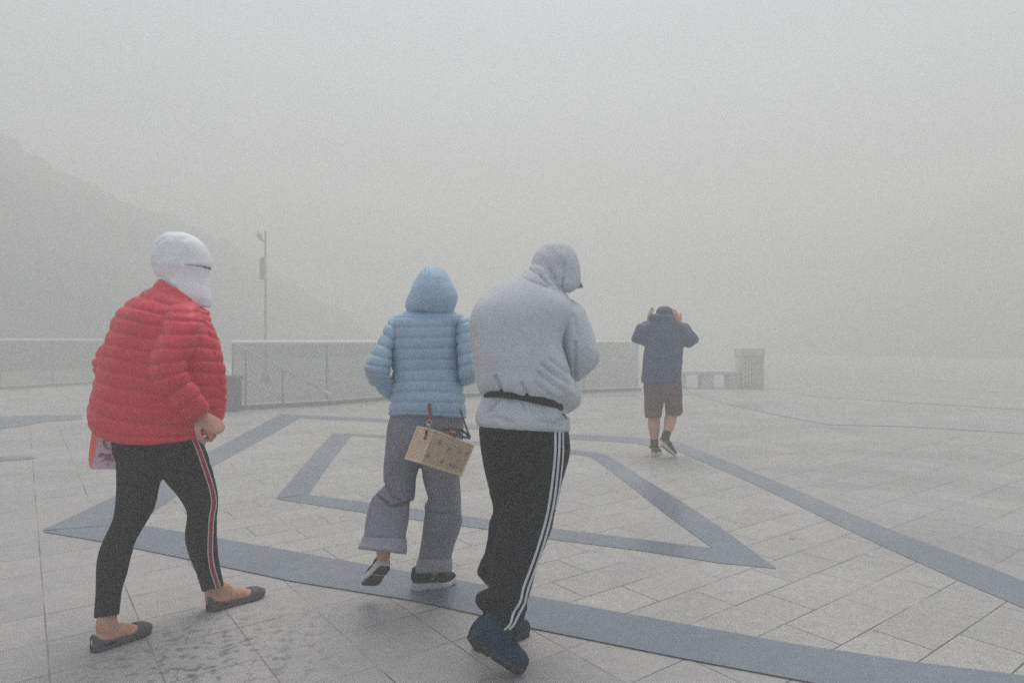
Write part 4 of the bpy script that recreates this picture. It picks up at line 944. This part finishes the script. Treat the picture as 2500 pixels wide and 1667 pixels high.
def d_h4(P, N):
    uvw = np.stack([CX + P[:, 0] / P[:, 1] * F, CY - (P[:, 2] - H) / P[:, 1] * F, 0 * P[:, 0]], 1)
    o = .004 * ridge(np.stack([P @ np.array([.8, 0, .6]) * 22, P[:, 1] * 7, P @ np.array([-.6, 0, .8]) * 5], 1) + 2, 2) + .003 * fbm(P * 9)
    for x0, y0, x1, y1, dep, wid in ((640, 340, 712, 420, .014, 2.6), (800, 360, 790, 425, .010, 2.6), (700, 290, 740, 370, .006, 3), (808, 250, 806, 350, .005, 3), (600, 285, 650, 340, .006, 3), (545, 290, 640, 330, .006, 3)):
        o = o - 1.6 * dep * np.exp(-(segd(uvw, [*M5.uv(x0, y0), 0], [*M5.uv(x1, y1), 0]) / wid) ** 2) * (P[:, 1] < 2.76)
    return o
hdd.build('hood', HEATHER, hoody, voxel=.0055, smooth=3, disp=d_h4)
br = Shape(); br.loft(M5, [(880, 385, 925, 385, 2.80, .075), (890, 405, 938, 402, 2.81, .07), (898, 428, 947, 425, 2.82, .065), (905, 433, 940, 431, 2.82, .05)], 30, 5); br.build('cap_brim', mat('grey_brim_cloth', (.20, .20, .23), .8), p3)
te = Shape(); te.loft(M5, [(186, 1420, 832, 1470, 2.61, .176, 6), (180, 1440, 836, 1486, 2.61, .180, 6), (182, 1447, 836, 1492, 2.61, .180, 6), (200, 1444, 820, 1488, 2.61, .17, 6)], 64, 6); te.build('tee_hem', TEEW, p3)
be = Shape(); be.loft(M5, [(226, 1196, 815, 1302, 2.61, .178, TB), (219, 1200, 818, 1306, 2.61, .190, TB), (214, 1230, 815, 1336, 2.61, .192, TB), (213, 1258, 810, 1362, 2.61, .190, TB), (222, 1262, 805, 1366, 2.61, .175, TB)], 64, 4, n=2.4, disp=lambda T, TH, P: .0025 * fbm(P * 10))
belt = be.build('belt', BELTB, p3)
te = Shape(); te.tube([(M5.p(800, 1360, 2.50), .005, .002), (M5.p(815, 1380, 2.49), .004, .002), (M5.p(826, 1394, 2.49), .003, .002)], 6, 3); te.build('strap_end', BELTB, belt)

# navy high sneakers
hl, tp = W(1134, 1557, 2.36), W(1272, 1640, 2.475)
dd = unit(tp - hl); Ln = .285
ns = sneaker('shoe', xf(tp - dd * Ln, dd, (.30, -.05, 1)), Ln, p3, NAVYB, SOLEG, .128, th=(.034, .026), wide=1.1, toeh=.072, tread=SOLED, label='navy shoe with its heel lifted', toespring=.008)
h_, t_ = G(1195, 1575), G(1290, 1541); d = unit(t_ - h_) * .285
sneaker('shoe', xf(t_ - d, d, (0, 0, 1)), .285, p3, NAVYB, SOLEG, .12, th=(.036, .028), wide=1.05, toeh=.066, tread=SOLED)
def pn(pts): return [(*M8.uv(a, b), *M8.uv(c, d)) for a, b, c, d in pts]
HEELP = mat('dark_grey_suede', (.022, .024, .032), .8, .3, 20)
ribbon('heel_panel', ns, [(pn([(190, 720, 105, 815), (300, 800, 215, 915), (430, 920, 360, 1020), (560, 1030, 520, 1130), (640, 1120, 630, 1200)]), 0)], [HEELP], ns)
ribbon('collar_seam', ns, [(pn([(360, 800, 372, 815), (440, 740, 452, 756), (500, 690, 514, 704), (560, 690, 566, 706)]), 0)], [BELTB], ns)
ht = Shape(); q0, q1 = W(1150, 1548, 2.39), W(1172, 1508, 2.41)
ht.tube([(q0, .022, .010), ((q0 + q1) / 2 + [-.006, 0, 0], .021, .009), (q1, .016, .007)], 12, 4, flat=(.3, 1, 0)); ht.build('heel_tab', NAVYB, p3)
a0 = W(1250, 1548, 2.415); lc = Shape()
lc.tube([(a0 + [.0, 0, .035], .003), (a0 + [.012, -.01, .02], .003), (a0 + [.006, -.012, -.03], .0025)], 6, 4); lc.tube([(a0 + [.0, 0, .035], .003), (a0 + [.018, -.004, .012], .003), (a0 + [.012, -.008, -.022], .0025)], 6, 4)
lc.build('lace', BELTB, p3)

# ---- person in cap and shorts, arms raised
Y4 = 7.16
p4 = thing('person', 'person in dark cap, navy jacket and brown shorts with both hands raised to the head', 'person', (1.55, Y4, 0))
bd = Shape(); hd = M7.p(507, 246, Y4 + .03); head(bd, hd, (.05, .95, -.35), k=.86)
bd.tube([(hd + [0, -.02, -.06], .058), (M7.p(507, 300, Y4), .06), (M7.p(500, 400, Y4), .12, .08), (M7.p(495, 560, Y4), .13, .09), (M7.p(490, 760, Y4), .13, .10), (M7.p(490, 880, Y4), .16, .12)], 18, 5, flat=(1, 0, 0))
bd.tube([(M7.p(390, 370, Y4), .07), (M7.p(320, 400, Y4), .055), (M7.p(270, 460, Y4 + .06), .045), (M7.p(325, 380, Y4 + .20), .036), (M7.p(368, 318, Y4 + .10), .026)], 14, 5)
bd.tube([(M7.p(620, 370, Y4), .07), (M7.p(690, 410, Y4), .055), (M7.p(750, 460, Y4 + .06), .045), (M7.p(690, 370, Y4 + .2), .036), (M7.p(642, 318, Y4 + .08), .026)], 14, 5)
hand(bd, M7.p(368, 312, Y4 + .08), (.14, .02, 1), (.97, .22, 0), 1, (12, 10, 12, 16), 12, 1.0, 4); hand(bd, M7.p(638, 314, Y4 + .06), (-.46, .05, 1), (-.45, .85, .15), -1, (18, 14, 16, 22), 8, 1.02, 6)
def leg(pts): bd.tube([(M7.p(x, y, Y), r) for x, y, Y, r in pts], 18, 6)
leg([(420, 900, Y4, .10), (415, 1100, Y4 + .01, .066), (415, 1180, Y4 + .0, .066), (417, 1240, Y4 - .01, .062), (419, 1320, Y4 + .0, .042), (420, 1400, Y4 + .0, .036), (424, 1440, Y4 + .01, .037)])
leg([(575, 900, Y4, .10), (568, 1090, Y4 + .02, .066), (556, 1160, Y4 - .05, .064), (545, 1220, Y4 - .10, .056), (525, 1275, Y4 - .16, .040), (512, 1330, Y4 - .20, .036)])
bd.build('body', SKIN, p4, voxel=.005, smooth=2)
so_ = Shape(); so_.tube([(M7.p(419, 1323, Y4), .045), (M7.p(419, 1360, Y4), .043), (M7.p(420, 1410, Y4), .042)], 18, 4, rnd=False); so_.build('sock', SOCK, p4)
so_ = Shape(); so_.tube([(M7.p(527, 1270, Y4 - .155), .045), (M7.p(518, 1300, Y4 - .185), .044), (M7.p(508, 1345, Y4 - .20), .042)], 18, 4, rnd=False); so_.build('sock', SOCK, p4)
sh = Shape()
sh.loft(M7, [(330, 790, 654, 790, Y4, .15), (326, 840, 657, 845, Y4, .155), (328, 900, 660, 900, Y4, .155), (332, 950, 662, 950, Y4, .14), (340, 985, 655, 985, Y4, .11)], 40)
sh.loft(M7, [(331, 920, 510, 920, Y4, .13), (333, 990, 502, 985, Y4, .125), (333, 1060, 490, 1060, Y4, .12), (337, 1110, 484, 1105, Y4, .12), (341, 1138, 480, 1138, Y4, .12)], 36)
sh.loft(M7, [(500, 920, 661, 920, Y4, .13), (512, 980, 663, 980, Y4, .125), (524, 1035, 663, 1035, Y4, .12), (512, 1065, 667, 1080, Y4, .12), (522, 1095, 662, 1100, Y4, .12), (530, 1105, 640, 1122, Y4, .11)], 36)
sh.build('shorts', BROWNS, p4, voxel=.01, smooth=3, disp=wr((9, 9, 5), .007))
jk = Shape()
jk.loft(M7, [(440, 262, 585, 262, Y4, .10), (400, 290, 620, 295, Y4, .12), (345, 325, 665, 330, Y4, .145), (325, 380, 680, 385, Y4, .155), (325, 450, 678, 455, Y4, .16), (335, 520, 668, 525, Y4, .16), (322, 600, 663, 610, Y4, .16), (312, 700, 657, 710, Y4, .165), (302, 800, 653, 810, Y4, .17), (299, 830, 652, 834, Y4, .17)], 48)
jk.loft(M7, [(350, 320, 440, 380, Y4 + .02, .10), (285, 325, 400, 440, Y4 + .02, .11), (248, 385, 370, 495, Y4 + .02, .115), (222, 450, 340, 512, Y4 + .04, .10), (222, 470, 330, 514, Y4 + .06, .07)], 36)
jk.loft(M7, [(300, 400, 400, 500, Y4 + .06, .08), (262, 380, 360, 440, Y4 + .12, .09), (280, 330, 390, 370, Y4 + .15, .08), (328, 302, 400, 305, Y4 + .12, .06)], 30)
jk.loft(M7, [(590, 400, 680, 320, Y4 + .02, .10), (620, 470, 725, 362, Y4 + .02, .11), (665, 508, 775, 402, Y4 + .02, .115), (720, 530, 805, 452, Y4 + .04, .10), (745, 522, 798, 478, Y4 + .06, .07)], 36)
jk.loft(M7, [(620, 500, 730, 430, Y4 + .06, .08), (650, 430, 750, 395, Y4 + .12, .09), (630, 350, 728, 345, Y4 + .14, .08), (596, 322, 690, 314, Y4 + .1, .06)], 30)
jk.loft(M7, [(375, 300, 640, 310, Y4, .13), (372, 265, 600, 285, Y4 - .01, .14), (390, 242, 580, 255, Y4 - .02, .13), (425, 236, 570, 240, Y4 - .02, .10)], 36)
jk.build('jacket', NAVYJ, p4, voxel=.009, smooth=3, disp=lambda P, N: .008 * ridge(P * np.array([7, 7, 6]), 2) + .005 * fbm(P * 14))
cp = Shape(); cp.loft(M7, [(480, 170, 532, 170, Y4 + .02, .03), (455, 182, 560, 182, Y4 + .02, .08), (438, 205, 576, 205, Y4 + .02, .105), (433, 228, 581, 228, Y4 + .015, .112), (433, 252, 581, 254, Y4 + .01, .112), (440, 256, 574, 258, Y4 + .01, .105)], 44, 6)
cap = cp.build('cap', CAPN, p4)
bb = Shape(); bb.tube([(M7.p(458, 196, Y4 - .085), .004, .003), (M7.p(480, 187, Y4 - .093), .004, .003), (M7.p(505, 189, Y4 - .097), .004, .003), (M7.p(528, 200, Y4 - .094), .004, .003)], 6, 4); bb.build('piping', mat('pale_piping', (.35, .36, .4), .7), cap)
bb = Shape(); bb.loft(M7, [(455, 245, 560, 245, Y4 + .17, .09), (458, 251, 557, 251, Y4 + .17, .09)], 30, 3); bb.build('brim', CAPN, cap)
h_, t_ = G(*M7.uv(392, 1477)), G(*M7.uv(478, 1462)); h_ = np.array([*h_[:2], 0]); dv = unit(np.array([.11, .24, 0]))
u1 = sneaker('shoe', xf(np.array([*G(*M7.uv(412, 1478))[:2], .0]), dv, (0, 0, 1)), .27, p4, mat('dark_plum_shoe_mesh', (.035, .028, .042), .8), SOLEW, .10, th=(.040, .026), wide=1.1, toeh=.055)
hl = M7.p(464, 1362, Y4 - .27); tp = M7.p(588, 1472, Y4 - .075); dv = unit(tp - hl)
u2 = sneaker('shoe', xf(tp - dv * .27, dv, (.55, .0, .85)), .27, p4, bpy.data.materials['dark_plum_shoe_mesh'], SOLEW, .10, th=(.036, .026), wide=1.05, toeh=.055, tread=SOLED, label='dark trailing shoe with its heel lifted')
for u_, c_, x_ in ((u1, M7.p(418, 1396, Y4), (1, 0, 0)), (u2, M7.p(510, 1335, Y4 - .21), (1, 0, -.3))):
    tr_k = Shape(); c_ = np.array(c_); ax = unit(x_); ay = np.array([0, 1, .1])
    tr_k.tube([(c_ + ax * .052 * math.cos(a) + ay * .058 * math.sin(a), .008) for a in np.linspace(0, 2 * np.pi, 17)], 8, 2); tr_k.build('collar_trim', ORANGE, u_)
